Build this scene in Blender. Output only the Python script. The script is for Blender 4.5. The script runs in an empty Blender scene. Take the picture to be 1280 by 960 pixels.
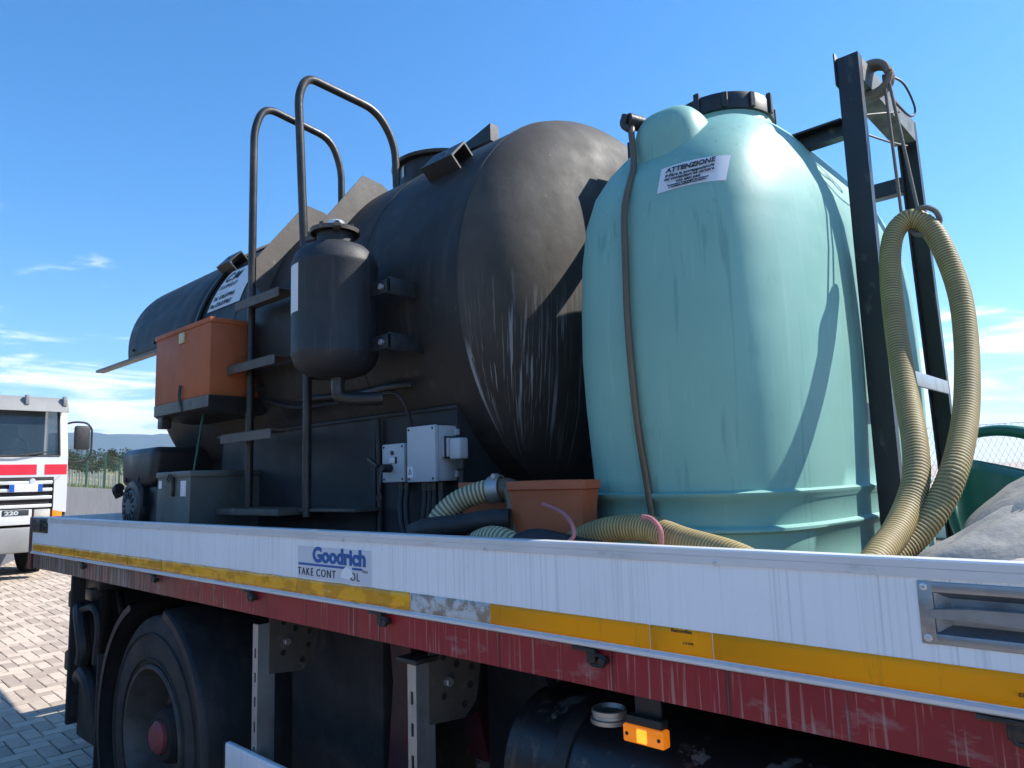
import bpy, bmesh, math, random
from mathutils import Vector, Matrix, noise
random.seed(7)
S = bpy.context.scene
COL = S.collection
PI = math.pi

# ------------------------------------------------------------------ camera
cam_d = bpy.data.cameras.new('camera'); cam = bpy.data.objects.new('camera', cam_d); COL.objects.link(cam)
S.camera = cam
cam_d.sensor_width = 36.0; cam_d.lens = 36.0 * 900 / 1280; cam_d.clip_start = 0.05; cam_d.clip_end = 60000
# rows: world X, Y, Z expressed in camera (right, down, forward)
RX = (0.73201544, -0.11054927, -0.67225907); RY = (0.68056707, 0.07327107, 0.7290129); RZ = (-0.0313347, -0.99116609, 0.12887175)
CAM = Vector((0, 0, 1.64))
cam.matrix_world = Matrix(((RX[0], -RX[1], -RX[2], CAM.x), (RY[0], -RY[1], -RY[2], CAM.y), (RZ[0], -RZ[1], -RZ[2], CAM.z), (0, 0, 0, 1)))
S.render.resolution_x = 1024; S.render.resolution_y = 768

# ------------------------------------------------------------------ light
SUN = Vector((0.62, 0.84, 1.0)).normalized()
elev = math.asin(SUN.z)
W = bpy.data.worlds.new('World'); S.world = W; W.use_nodes = True
nt = W.node_tree; nt.nodes.clear()
def wn(t, **k):
    n = nt.nodes.new(t)
    for a, b in k.items(): setattr(n, a, b)
    return n
out = wn('ShaderNodeOutputWorld'); bg = wn('ShaderNodeBackground'); bg.inputs['Strength'].default_value = 0.094
sky = wn('ShaderNodeTexSky'); sky.sky_type = 'NISHITA'; sky.sun_disc = False
sky.sun_elevation = elev; sky.sun_rotation = math.atan2(SUN.x, SUN.y); sky.altitude = 100; sky.air_density = 1.0; sky.dust_density = 0.15; sky.ozone_density = 3.5
tc = wn('ShaderNodeTexCoord'); sep = wn('ShaderNodeSeparateXYZ'); nt.links.new(tc.outputs['Generated'], sep.inputs[0])
def wmath(op, a, b=None, clamp=False):
    n = wn('ShaderNodeMath', operation=op); n.use_clamp = clamp
    for i, v in enumerate((a, b)):
        if v is None: continue
        if isinstance(v, (int, float)): n.inputs[i].default_value = v
        else: nt.links.new(v, n.inputs[i])
    return n.outputs[0]
den = wmath('ADD', wmath('MAXIMUM', sep.outputs[2], 0.0), 0.09)
cmb = wn('ShaderNodeCombineXYZ'); nt.links.new(wmath('DIVIDE', sep.outputs[0], den), cmb.inputs[0]); nt.links.new(wmath('DIVIDE', sep.outputs[1], den), cmb.inputs[1])
def wnoise(scale, detail, rough, off, dist=0.0):
    mp = wn('ShaderNodeMapping'); mp.inputs['Location'].default_value = off; mp.inputs['Scale'].default_value = scale
    nt.links.new(cmb.outputs[0], mp.inputs[0])
    n = wn('ShaderNodeTexNoise'); n.inputs['Scale'].default_value = 1; n.inputs['Detail'].default_value = detail; n.inputs['Roughness'].default_value = rough; n.inputs['Distortion'].default_value = dist
    nt.links.new(mp.outputs[0], n.inputs['Vector']); return n.outputs['Fac']
def wrange(v, a, b, lo=0.0, hi=1.0):
    n = wn('ShaderNodeMapRange', interpolation_type='SMOOTHSTEP'); n.inputs['From Min'].default_value = a; n.inputs['From Max'].default_value = b
    n.inputs['To Min'].default_value = lo; n.inputs['To Max'].default_value = hi; nt.links.new(v, n.inputs['Value']); return n.outputs[0]
wisp = wnoise((2.1, 1.5, 1), 7, 0.62, (3.1, 7.7, 0), 0.5)
big = wnoise((0.33, 0.30, 1), 3, 0.5, (5.2, 1.4, 0))
low = wrange(sep.outputs[2], 0.02, 0.26, 0.31, 0.0)            # more cloud towards the horizon
amt = wmath('ADD', wmath('ADD', wisp, wmath('MULTIPLY', big, 0.62)), low)
mask = wmath('MULTIPLY', wrange(amt, 0.93, 1.16), 0.85)
mix = wn('ShaderNodeMix', data_type='RGBA'); nt.links.new(mask, mix.inputs['Factor']); hs_ = wn('ShaderNodeHueSaturation'); hs_.inputs['Saturation'].default_value = 1.3; nt.links.new(sky.outputs[0], hs_.inputs['Color']); nt.links.new(hs_.outputs[0], mix.inputs['A']); mix.inputs['B'].default_value = (8.6, 8.6, 8.6, 1)
nt.links.new(mix.outputs['Result'], bg.inputs[0]); nt.links.new(bg.outputs[0], out.inputs[0])
sl = bpy.data.lights.new('sun', 'SUN'); sl.energy = 3.3; sl.angle = math.radians(0.53); sl.color = (1, 0.955, 0.88)
so = bpy.data.objects.new('sun', sl); COL.objects.link(so); so.location = (10, 12, 20); so.rotation_euler = SUN.to_track_quat('Z', 'Y').to_euler()
S.view_settings.view_transform = 'Standard'; S.view_settings.look = 'None'; S.view_settings.gamma = 1; S.view_settings.use_curve_mapping = False
S.view_settings.exposure = 1.4
S.render.engine = 'CYCLES'

# ------------------------------------------------------------------ materials
def mat(name, base, rough=0.5, metal=0.0, layers=(), bump=0.0, bscale=40, bstretch=(1, 1, 1), spec=0.5, emit=None, var=0.12, vscale=3.0, coat=0.0, alpha=None, trans=0.0, bdetail=4):
    """layers: (colour, scale xyz, lo, hi, amount[, (z0, z1) fade in object z[, (axis, a0, a1)]])"""
    m = bpy.data.materials.new(name); m.use_nodes = True; t = m.node_tree; N = t.nodes; L = t.links
    p = N['Principled BSDF']
    p.inputs['Roughness'].default_value = rough; p.inputs['Metallic'].default_value = metal
    p.inputs['Specular IOR Level'].default_value = spec; p.inputs['Coat Weight'].default_value = coat
    if trans: p.inputs['Transmission Weight'].default_value = trans
    if alpha is not None: p.inputs['Alpha'].default_value = alpha
    if emit: p.inputs['Emission Color'].default_value = (*emit[0], 1); p.inputs['Emission Strength'].default_value = emit[1]
    tc = N.new('ShaderNodeTexCoord'); co = tc.outputs['Object']
    def nz(scale, detail=5, rough=0.6, off=0.0, dist=0.0):
        co = tc.outputs['Object']
        if isinstance(scale, tuple) and scale[1] == 'drip':
            an = N.new('ShaderNodeAttribute'); an.attribute_name = 'drip'; co = an.outputs['Vector']; scale = (scale[0], 1.0, scale[2])
        mp = N.new('ShaderNodeMapping'); mp.inputs['Scale'].default_value = scale if isinstance(scale, tuple) else (scale,) * 3
        mp.inputs['Location'].default_value = (off, off * 1.7, off * 0.6)
        L.new(co, mp.inputs[0]); n = N.new('ShaderNodeTexNoise'); n.inputs['Scale'].default_value = 1; n.inputs['Detail'].default_value = detail; n.inputs['Roughness'].default_value = rough; n.inputs['Distortion'].default_value = dist
        L.new(mp.outputs[0], n.inputs['Vector']); return n.outputs['Fac']
    def rng(v, a, b, lo=0., hi=1.):
        n = N.new('ShaderNodeMapRange'); n.inputs['From Min'].default_value = a; n.inputs['From Max'].default_value = b; n.inputs['To Min'].default_value = lo; n.inputs['To Max'].default_value = hi
        L.new(v, n.inputs['Value']); return n.outputs[0]
    def mul(a, b):
        n = N.new('ShaderNodeMath'); n.operation = 'MULTIPLY'; L.new(a, n.inputs[0])
        if isinstance(b, float): n.inputs[1].default_value = b
        else: L.new(b, n.inputs[1])
        return n.outputs[0]
    hsv = N.new('ShaderNodeHueSaturation'); hsv.inputs['Color'].default_value = (*base, 1)
    L.new(rng(nz(vscale, 6), 0.25, 0.75, 1 - var, 1 + var), hsv.inputs['Value']); col = hsv.outputs[0]
    rr = rng(nz(vscale * 2.3, 4, off=3.), 0.2, 0.8, max(0.02, rough - 0.12), min(1, rough + 0.12))
    sepz = None
    for i, ly in enumerate(layers):
        c, sc, lo, hi, am = ly[:5]
        thin = isinstance(sc, tuple) and (sc[1] == 'drip' or max(sc) / min(sc) > 12)
        f = mul(rng(nz(sc, 2 if thin else 6, 0.5 if thin else 0.62, off=2.3 * i + 1.1, dist=0.15), lo, hi), float(am))
        for rule in ly[5:]:
            if rule is None: continue
            if sepz is None: sepz = N.new('ShaderNodeSeparateXYZ'); L.new(co, sepz.inputs[0])
            if len(rule) == 4: f = mul(f, rng(nz(rule[1], 3, 0.55, off=7.7), rule[2], rule[3]))
            elif len(rule) == 2: f = mul(f, rng(sepz.outputs[2], rule[0], rule[1]))
            else: f = mul(f, rng(sepz.outputs[rule[0]], rule[1], rule[2]))
        mx = N.new('ShaderNodeMix'); mx.data_type = 'RGBA'; L.new(f, mx.inputs['Factor']); L.new(col, mx.inputs['A']); mx.inputs['B'].default_value = (*c, 1); col = mx.outputs['Result']
    L.new(col, p.inputs['Base Color']); L.new(rr, p.inputs['Roughness'])
    if bump:
        b = N.new('ShaderNodeBump'); b.inputs['Strength'].default_value = bump; b.inputs['Distance'].default_value = 0.01
        L.new(nz(tuple(bscale * s for s in bstretch), bdetail), b.inputs['Height']); L.new(b.outputs[0], p.inputs['Normal'])
    return m

M = {}
M['tank'] = mat('tank black paint', (0.027, 0.026, 0.025), 0.55, spec=0.3, layers=[((0.07, 0.06, 0.05), (3, 3, 1.0), 0.48, 0.8, 0.55), ((0.16, 0.14, 0.11), (14, 14, 14), 0.62, 0.8, 0.4), ((0.10, 0.085, 0.07), (22, 22, 1.2), 0.55, 0.8, 0.35)], bump=0.10, bscale=9, var=0.25)
M['tank_head'] = mat('tank head dusty paint', (0.052, 0.046, 0.040), 0.68, spec=0.25, layers=[((0.105, 0.095, 0.082), (5, 5, 3), 0.40, 0.72, 0.75, (0.4, 1.4)), ((0.30, 0.27, 0.23), (30, 16, 26), 0.67, 0.73, 0.7, (1.25, 1.6)), ((0.018, 0.018, 0.02), (4, 4, 4), 0.30, 0.5, 0.5, (1.05, 0.3)), ((0.33, 0.34, 0.35), (95, 'drip', 3.2), 0.585, 0.635, 0.75, (0.34, 0.62), (1.10, 1.0), ('n', (3.5, 3.5, 2.2), 0.40, 0.60)), ((0.28, 0.29, 0.30), (170, 'drip', 6.0), 0.60, 0.67, 0.6, (0.40, 0.62), (1.08, 0.92), ('n', (3.5, 3.5, 2.2), 0.42, 0.62))], bump=0.15, bscale=14, var=0.2)
M['black'] = mat('black paint', (0.018, 0.019, 0.021), 0.45, layers=[((0.09, 0.075, 0.06), (9, 9, 4), 0.55, 0.8, 0.5)], bump=0.08, bscale=30, var=0.25)
M['saddle'] = mat('saddle dark paint', (0.024, 0.026, 0.031), 0.55, spec=0.3, layers=[((0.055, 0.05, 0.045), (5, 5, 1.5), 0.5, 0.8, 0.5)], bump=0.05, bscale=12, var=0.3)
M['iron'] = mat('weathered dark steel', (0.032, 0.030, 0.029), 0.42, 0.3, layers=[((0.14, 0.115, 0.095), (12, 12, 6), 0.5, 0.75, 0.6)], bump=0.12, bscale=60, var=0.3)
M['dusty'] = mat('dusty plate', (0.085, 0.073, 0.062), 0.6, layers=[((0.20, 0.18, 0.155), (30, 30, 30), 0.6, 0.72, 0.6), ((0.04, 0.036, 0.033), (6, 6, 6), 0.5, 0.75, 0.7)], bump=0.1, bscale=50)
M['frame'] = mat('frame dark paint', (0.016, 0.017, 0.019), 0.4, layers=[((0.16, 0.17, 0.15), (14, 14, 7), 0.6, 0.72, 0.55), ((0.10, 0.045, 0.025), (20, 20, 20), 0.66, 0.74, 0.6)], bump=0.08, bscale=50, var=0.3)
M['frame_worn'] = mat('frame weathered paint', (0.05, 0.055, 0.05), 0.55, layers=[((0.17, 0.19, 0.17), (10, 10, 10), 0.42, 0.6, 0.7), ((0.10, 0.045, 0.025), (24, 24, 24), 0.62, 0.7, 0.7)], bump=0.12, bscale=50, var=0.3)
M['teal'] = mat('teal polyethylene', (0.205, 0.41, 0.355), 0.52, layers=[((0.26, 0.47, 0.415), (2.5, 2.5, 1.2), 0.45, 0.8, 0.45), ((0.09, 0.23, 0.205), (34, 34, 0.8), 0.64, 0.72, 0.4), ((0.05, 0.09, 0.085), (40, 40, 40), 0.735, 0.76, 0.8), ((0.27, 0.48, 0.43), (60, 60, 0.8), 0.60, 0.72, 0.4), ((0.10, 0.23, 0.20), (150, 150, 1.4), 0.67, 0.70, 0.4, ('n', (3, 3, 1), 0.45, 0.6)), ((0.12, 0.28, 0.25), (9, 9, 5), 0.62, 0.72, 0.35), ((0.08, 0.19, 0.17), (7, 7, 7), 0.55, 0.8, 0.35, (1.35, 1.6))], bump=0.12, bscale=6, var=0.06, spec=0.28)
M['lid'] = mat('black lid plastic', (0.018, 0.018, 0.019), 0.45, layers=[((0.12, 0.11, 0.10), (20, 20, 20), 0.6, 0.8, 0.5)], bump=0.05)
M['alu'] = mat('brushed aluminium panel', (0.86, 0.87, 0.875), 0.42, 0.0, layers=[((0.46, 0.48, 0.50), (170, 170, 1.6), 0.54, 0.80, 0.55), ((0.30, 0.28, 0.26), (9, 9, 6), 0.66, 0.80, 0.45), ((0.62, 0.63, 0.64), (45, 45, 1.2), 0.56, 0.8, 0.4)], bump=0.03, bscale=60, bstretch=(1, 1, 0.05), var=0.05)
M['alu_rail'] = mat('aluminium rail', (0.72, 0.715, 0.71), 0.38, 0.3, layers=[((0.32, 0.30, 0.28), (12, 12, 30), 0.6, 0.8, 0.6), ((0.80, 0.80, 0.80), (3, 40, 160), 0.6, 0.8, 0.4)], bump=0.04, bscale=90, bstretch=(0.05, 1, 1), var=0.07)
M['cast'] = mat('cast latch metal', (0.30, 0.32, 0.34), 0.38, 0.7, layers=[((0.13, 0.12, 0.115), (14, 14, 24), 0.5, 0.75, 0.7)], bump=0.1, bscale=50)
M['tape'] = mat('amber reflective tape', (0.97, 0.345, 0.002), 0.5, spec=0.2, layers=[((0.52, 0.22, 0.015), (26, 26, 4), 0.60, 0.72, 0.7), ((0.16, 0.09, 0.03), (70, 70, 50), 0.73, 0.77, 0.8)], bump=0.05, bscale=220, var=0.06)
M['tape_old'] = mat('crinkled amber tape', (0.90, 0.42, 0.02), 0.3, spec=0.3, layers=[((0.55, 0.24, 0.015), (9, 9, 16), 0.47, 0.52, 0.7), ((0.70, 0.62, 0.5), (5, 5, 40), 0.66, 0.72, 0.5)], bump=0.15, bscale=30, var=0.08)
M['glue'] = mat('tape residue', (0.55, 0.56, 0.56), 0.7, layers=[((0.28, 0.21, 0.14), (26, 26, 30), 0.44, 0.58, 0.9), ((0.12, 0.09, 0.06), (60, 60, 60), 0.62, 0.68, 0.9)], bump=0.2, bscale=80)
M['red'] = mat('red chassis paint', (0.27, 0.008, 0.020), 0.42, layers=[((0.46, 0.28, 0.24), (120, 120, 3.5), 0.57, 0.64, 0.55, ('n', (3, 3, 3), 0.34, 0.56)), ((0.40, 0.33, 0.30), (6, 6, 16), 0.60, 0.74, 0.55), ((0.035, 0.018, 0.016), (95, 95, 1.6), 0.64, 0.70, 0.8), ((0.045, 0.035, 0.034), (2.2, 2.2, 2), 0.30, 0.46, 0.95, (0, 0.6, -0.25)), ((0.33, 0.30, 0.28), (110, 110, 2.5), 0.50, 0.58, 0.75, (0, 0.4, -0.2))], bump=0.1, bscale=30, var=0.18)
M['red_old'] = mat('grimy red paint', (0.11, 0.010, 0.014), 0.6, layers=[((0.03, 0.025, 0.024), (6, 6, 3), 0.4, 0.6, 0.8)], bump=0.2, bscale=30)
M['grime'] = mat('grimy underbody', (0.016, 0.015, 0.015), 0.8, layers=[((0.05, 0.042, 0.036), (8, 8, 8), 0.5, 0.75, 0.7)], bump=0.3, bscale=40)
M['tyre'] = mat('tyre rubber', (0.022, 0.022, 0.023), 0.75, layers=[((0.075, 0.068, 0.06), (6, 6, 6), 0.45, 0.75, 0.6), ((0.12, 0.11, 0.10), (40, 40, 40), 0.66, 0.76, 0.5)], bump=0.2, bscale=50)
M['rim'] = mat('dirty wheel steel', (0.09, 0.085, 0.08), 0.6, 0.3, layers=[((0.05, 0.04, 0.034), (9, 9, 9), 0.4, 0.65, 0.8), ((0.28, 0.28, 0.28), (60, 60, 60), 0.68, 0.74, 0.7)], bump=0.2, bscale=60)
M['hub'] = mat('faded red hub cap', (0.26, 0.05, 0.055), 0.5, layers=[((0.06, 0.04, 0.04), (20, 20, 20), 0.5, 0.7, 0.7)])
M['rubber'] = mat('black rubber', (0.018, 0.018, 0.019), 0.6, layers=[((0.07, 0.06, 0.052), (10, 10, 4), 0.5, 0.75, 0.6)], bump=0.15, bscale=30, var=0.3)
M['galv'] = mat('galvanised steel', (0.42, 0.42, 0.41), 0.45, 0.75, layers=[((0.20, 0.17, 0.15), (14, 14, 5), 0.52, 0.75, 0.7)], bump=0.08, bscale=50)
M['fuel'] = mat('fuel tank peeling paint', (0.014, 0.014, 0.015), 0.35, layers=[((0.24, 0.23, 0.22), (5, 5, 7), 0.585, 0.61, 0.6), ((0.10, 0.085, 0.07), (20, 20, 20), 0.58, 0.66, 0.7)], bump=0.12, bscale=24)
M['amber'] = mat('amber lamp lens', (0.80, 0.20, 0.01), 0.2, emit=((1.0, 0.25, 0.01), 0.18), var=0.05)
M['amber_lit'] = mat('amber bulb glow', (0.9, 0.35, 0.02), 0.2, emit=((1.0, 0.30, 0.02), 0.7))
M['orange'] = mat('orange painted steel', (0.40, 0.115, 0.045), 0.6, spec=0.25, layers=[((0.24, 0.05, 0.018), (4, 4, 3), 0.48, 0.75, 0.6), ((0.10, 0.04, 0.025), (24, 24, 10), 0.64, 0.74, 0.6)], bump=0.06, bscale=20, var=0.12)
M['brick_plastic'] = mat('terracotta tub plastic', (0.40, 0.105, 0.04), 0.5, layers=[((0.24, 0.07, 0.03), (7, 7, 3), 0.5, 0.75, 0.6), ((0.09, 0.06, 0.05), (30, 30, 30), 0.68, 0.74, 0.6)], bump=0.05)
M['chest'] = mat('worn galvanised chest', (0.13, 0.145, 0.135), 0.55, 0.3, layers=[((0.055, 0.06, 0.055), (5, 5, 3), 0.45, 0.7, 0.7), ((0.32, 0.33, 0.32), (30, 30, 8), 0.66, 0.74, 0.6)], bump=0.08)
M['vessel'] = mat('vessel matt black', (0.019, 0.021, 0.025), 0.6, layers=[((0.07, 0.07, 0.072), (40, 40, 3), 0.58, 0.75, 0.4), ((0.05, 0.045, 0.04), (8, 8, 8), 0.5, 0.8, 0.5)], bump=0.12, bscale=120, var=0.2)
M['grey_box'] = mat('grey enclosure', (0.44, 0.47, 0.50), 0.5, layers=[((0.30, 0.30, 0.30), (14, 14, 4), 0.56, 0.8, 0.4)], var=0.04)
M['white'] = mat('white paper', (0.72, 0.72, 0.73), 0.6, layers=[((0.5, 0.48, 0.45), (16, 16, 16), 0.58, 0.8, 0.4)], var=0.03)
M['ink'] = mat('dark print', (0.025, 0.027, 0.032), 0.6)
M['blue_ink'] = mat('blue print', (0.010, 0.105, 0.34), 0.45)
M['sticker'] = mat('faded white sticker', (0.63, 0.65, 0.69), 0.5, layers=[((0.42, 0.42, 0.42), (20, 20, 20), 0.62, 0.75, 0.4)], var=0.04)
M['hose_y'] = mat('yellow hose rib', (0.40, 0.31, 0.13), 0.62, spec=0.3, layers=[((0.22, 0.16, 0.08), (7, 7, 7), 0.45, 0.7, 0.7), ((0.05, 0.04, 0.03), (16, 16, 16), 0.70, 0.76, 0.8)], var=0.12)
M['hose_g'] = mat('grey hose groove', (0.20, 0.150, 0.07), 0.65, spec=0.3, layers=[((0.09, 0.07, 0.045), (9, 9, 9), 0.45, 0.7, 0.7)], var=0.15)
M['hose_p'] = mat('pale hose rib', (0.50, 0.44, 0.24), 0.5, layers=[((0.26, 0.21, 0.12), (9, 9, 9), 0.5, 0.72, 0.6)], var=0.1)
M['hose_d'] = mat('dark hose groove', (0.15, 0.135, 0.10), 0.55)
M['rope'] = mat('grey rope', (0.16, 0.145, 0.125), 0.9, bump=0.4, bscale=150)
M['pink'] = mat('faded pink rope', (0.45, 0.17, 0.17), 0.9, bump=0.4, bscale=150)
M['tube'] = mat('brown sight tube', (0.115, 0.085, 0.05), 0.35, layers=[((0.05, 0.04, 0.03), (20, 20, 4), 0.5, 0.7, 0.7)])
M['sack'] = mat('dirty grey sackcloth', (0.34, 0.315, 0.275), 0.85, layers=[((0.13, 0.12, 0.115), (6, 6, 6), 0.45, 0.68, 0.75), ((0.05, 0.05, 0.05), (30, 30, 30), 0.68, 0.73, 0.7), ((0.40, 0.36, 0.30), (4, 4, 4), 0.55, 0.75, 0.6)], bump=0.35, bscale=26, var=0.15)
M['green'] = mat('green can plastic', (0.010, 0.125, 0.085), 0.35, layers=[((0.05, 0.16, 0.12), (9, 9, 9), 0.55, 0.75, 0.5)], bump=0.04)
M['wood'] = mat('worn deck boards', (0.16, 0.11, 0.07), 0.85, layers=[((0.06, 0.05, 0.045), (2, 30, 4), 0.5, 0.7, 0.7)], bump=0.25, bscale=30, bstretch=(0.1, 1, 1))
M['cab_white'] = mat('white cab paint', (0.58, 0.58, 0.565), 0.35, layers=[((0.45, 0.42, 0.38), (7, 7, 2), 0.6, 0.8, 0.4)], var=0.03, coat=0.3)
M['cab_red'] = mat('red stripe paint', (0.60, 0.015, 0.035), 0.35, var=0.06)
M['visor'] = mat('grey sun visor', (0.22, 0.22, 0.215), 0.5, bump=0.1)
M['glass'] = mat('windscreen glass', (0.035, 0.055, 0.065), 0.06, spec=0.8, alpha=0.62, var=0.02)
M['interior'] = mat('cab interior', (0.022, 0.026, 0.030), 0.7)
M['chrome'] = mat('pale trim', (0.62, 0.63, 0.63), 0.3, 0.4)
M['lamp_glass'] = mat('headlamp glass', (0.62, 0.56, 0.46), 0.12, 0.3, bump=0.3, bscale=60)
M['plate_blue'] = mat('plate blue', (0.01, 0.08, 0.40), 0.4)
M['paver'] = None
M['concrete'] = mat('grey concrete wall', (0.12, 0.122, 0.13), 0.9, layers=[((0.085, 0.085, 0.09), (1, 1, 0.4), 0.5, 0.7, 0.5)], bump=0.1, bscale=8)
M['post_green'] = mat('green fence post', (0.012, 0.06, 0.038), 0.5)
M['wire'] = mat('fence wire', (0.12, 0.16, 0.14), 0.5, 0.4)
M['pylon'] = mat('pylon steel', (0.20, 0.23, 0.27), 0.6)
M['mountain'] = mat('wooded mountain', (0.06, 0.085, 0.07), 1.0, layers=[((0.11, 0.11, 0.10), (0.002, 0.002, 0.002), 0.5, 0.7, 0.6)], var=0.2, vscale=0.002)
M['field'] = mat('field grass', (0.125, 0.155, 0.045), 0.95, layers=[((0.30, 0.24, 0.14), (0.05, 0.05, 0.05), 0.48, 0.6, 0.8), ((0.05, 0.085, 0.025), (0.3, 0.3, 0.3), 0.5, 0.65, 0.8)], var=0.2, vscale=0.4)
M['grass'] = mat('grass blades', (0.14, 0.18, 0.045), 0.9, layers=[((0.32, 0.28, 0.14), (3, 3, 3), 0.5, 0.7, 0.7)], var=0.25)
M['bark'] = mat('bark', (0.10, 0.075, 0.05), 0.9, bump=0.4)
def leafmat(name, c):
    m = mat(name, c, 0.6, layers=[((c[0] * 0.5, c[1] * 0.55, c[2] * 0.5), (2, 2, 2), 0.45, 0.6, 0.7)], var=0.3, vscale=6); return m
M['leaf'] = leafmat('hedge leaf', (0.055, 0.085, 0.022)); M['leaf2'] = leafmat('olive leaf', (0.09, 0.105, 0.04))

# pavers: colour varies block by block
def paver_mat():
    m = mat('concrete block paver', (0.47, 0.38, 0.30), 0.9, layers=[((0.36, 0.28, 0.23), (30, 30, 30), 0.5, 0.75, 0.5)], bump=0.35, bscale=120, var=0.08, vscale=9)
    N = m.node_tree.nodes; L = m.node_tree.links; p = N['Principled BSDF']
    src = p.inputs['Base Color'].links[0].from_socket
    vor = N.new('ShaderNodeTexWhiteNoise'); vor.noise_dimensions = '3D'
    g = N.new('ShaderNodeNewGeometry'); at_ = N.new('ShaderNodeAttribute'); at_.attribute_name = 'tone'
    hs = N.new('ShaderNodeHueSaturation'); mr = N.new('ShaderNodeMapRange'); mr.inputs['To Min'].default_value = 0.78; mr.inputs['To Max'].default_value = 1.18
    L.new(at_.outputs['Fac'], mr.inputs['Value']); L.new(mr.outputs[0], hs.inputs['Value']); L.new(src, hs.inputs['Color']); L.new(hs.outputs[0], p.inputs['Base Color'])
    return m
M['paver'] = paver_mat()
M['yard'] = mat('distant block paving', (0.45, 0.375, 0.315), 0.95, layers=[((0.26, 0.21, 0.18), (2, 2, 2), 0.45, 0.7, 0.6)], var=0.1, vscale=0.5)
M['joint'] = mat('joint sand', (0.13, 0.115, 0.10), 1.0, bump=0.3, bscale=90)

# ------------------------------------------------------------------ builders
ORG = {}
def tag(o, label=None, cat=None, group=None, kind=None):
    if label: o['label'] = label
    if cat: o['category'] = cat
    if group: o['group'] = group
    if kind: o['kind'] = kind
    return o
def thing(name, loc, label, cat, group=None):
    o = bpy.data.objects.new(name, None); COL.objects.link(o); o.location = loc; o.empty_display_size = 0.1
    ORG[o.name] = Vector(loc); return tag(o, label, cat, group)

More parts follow.
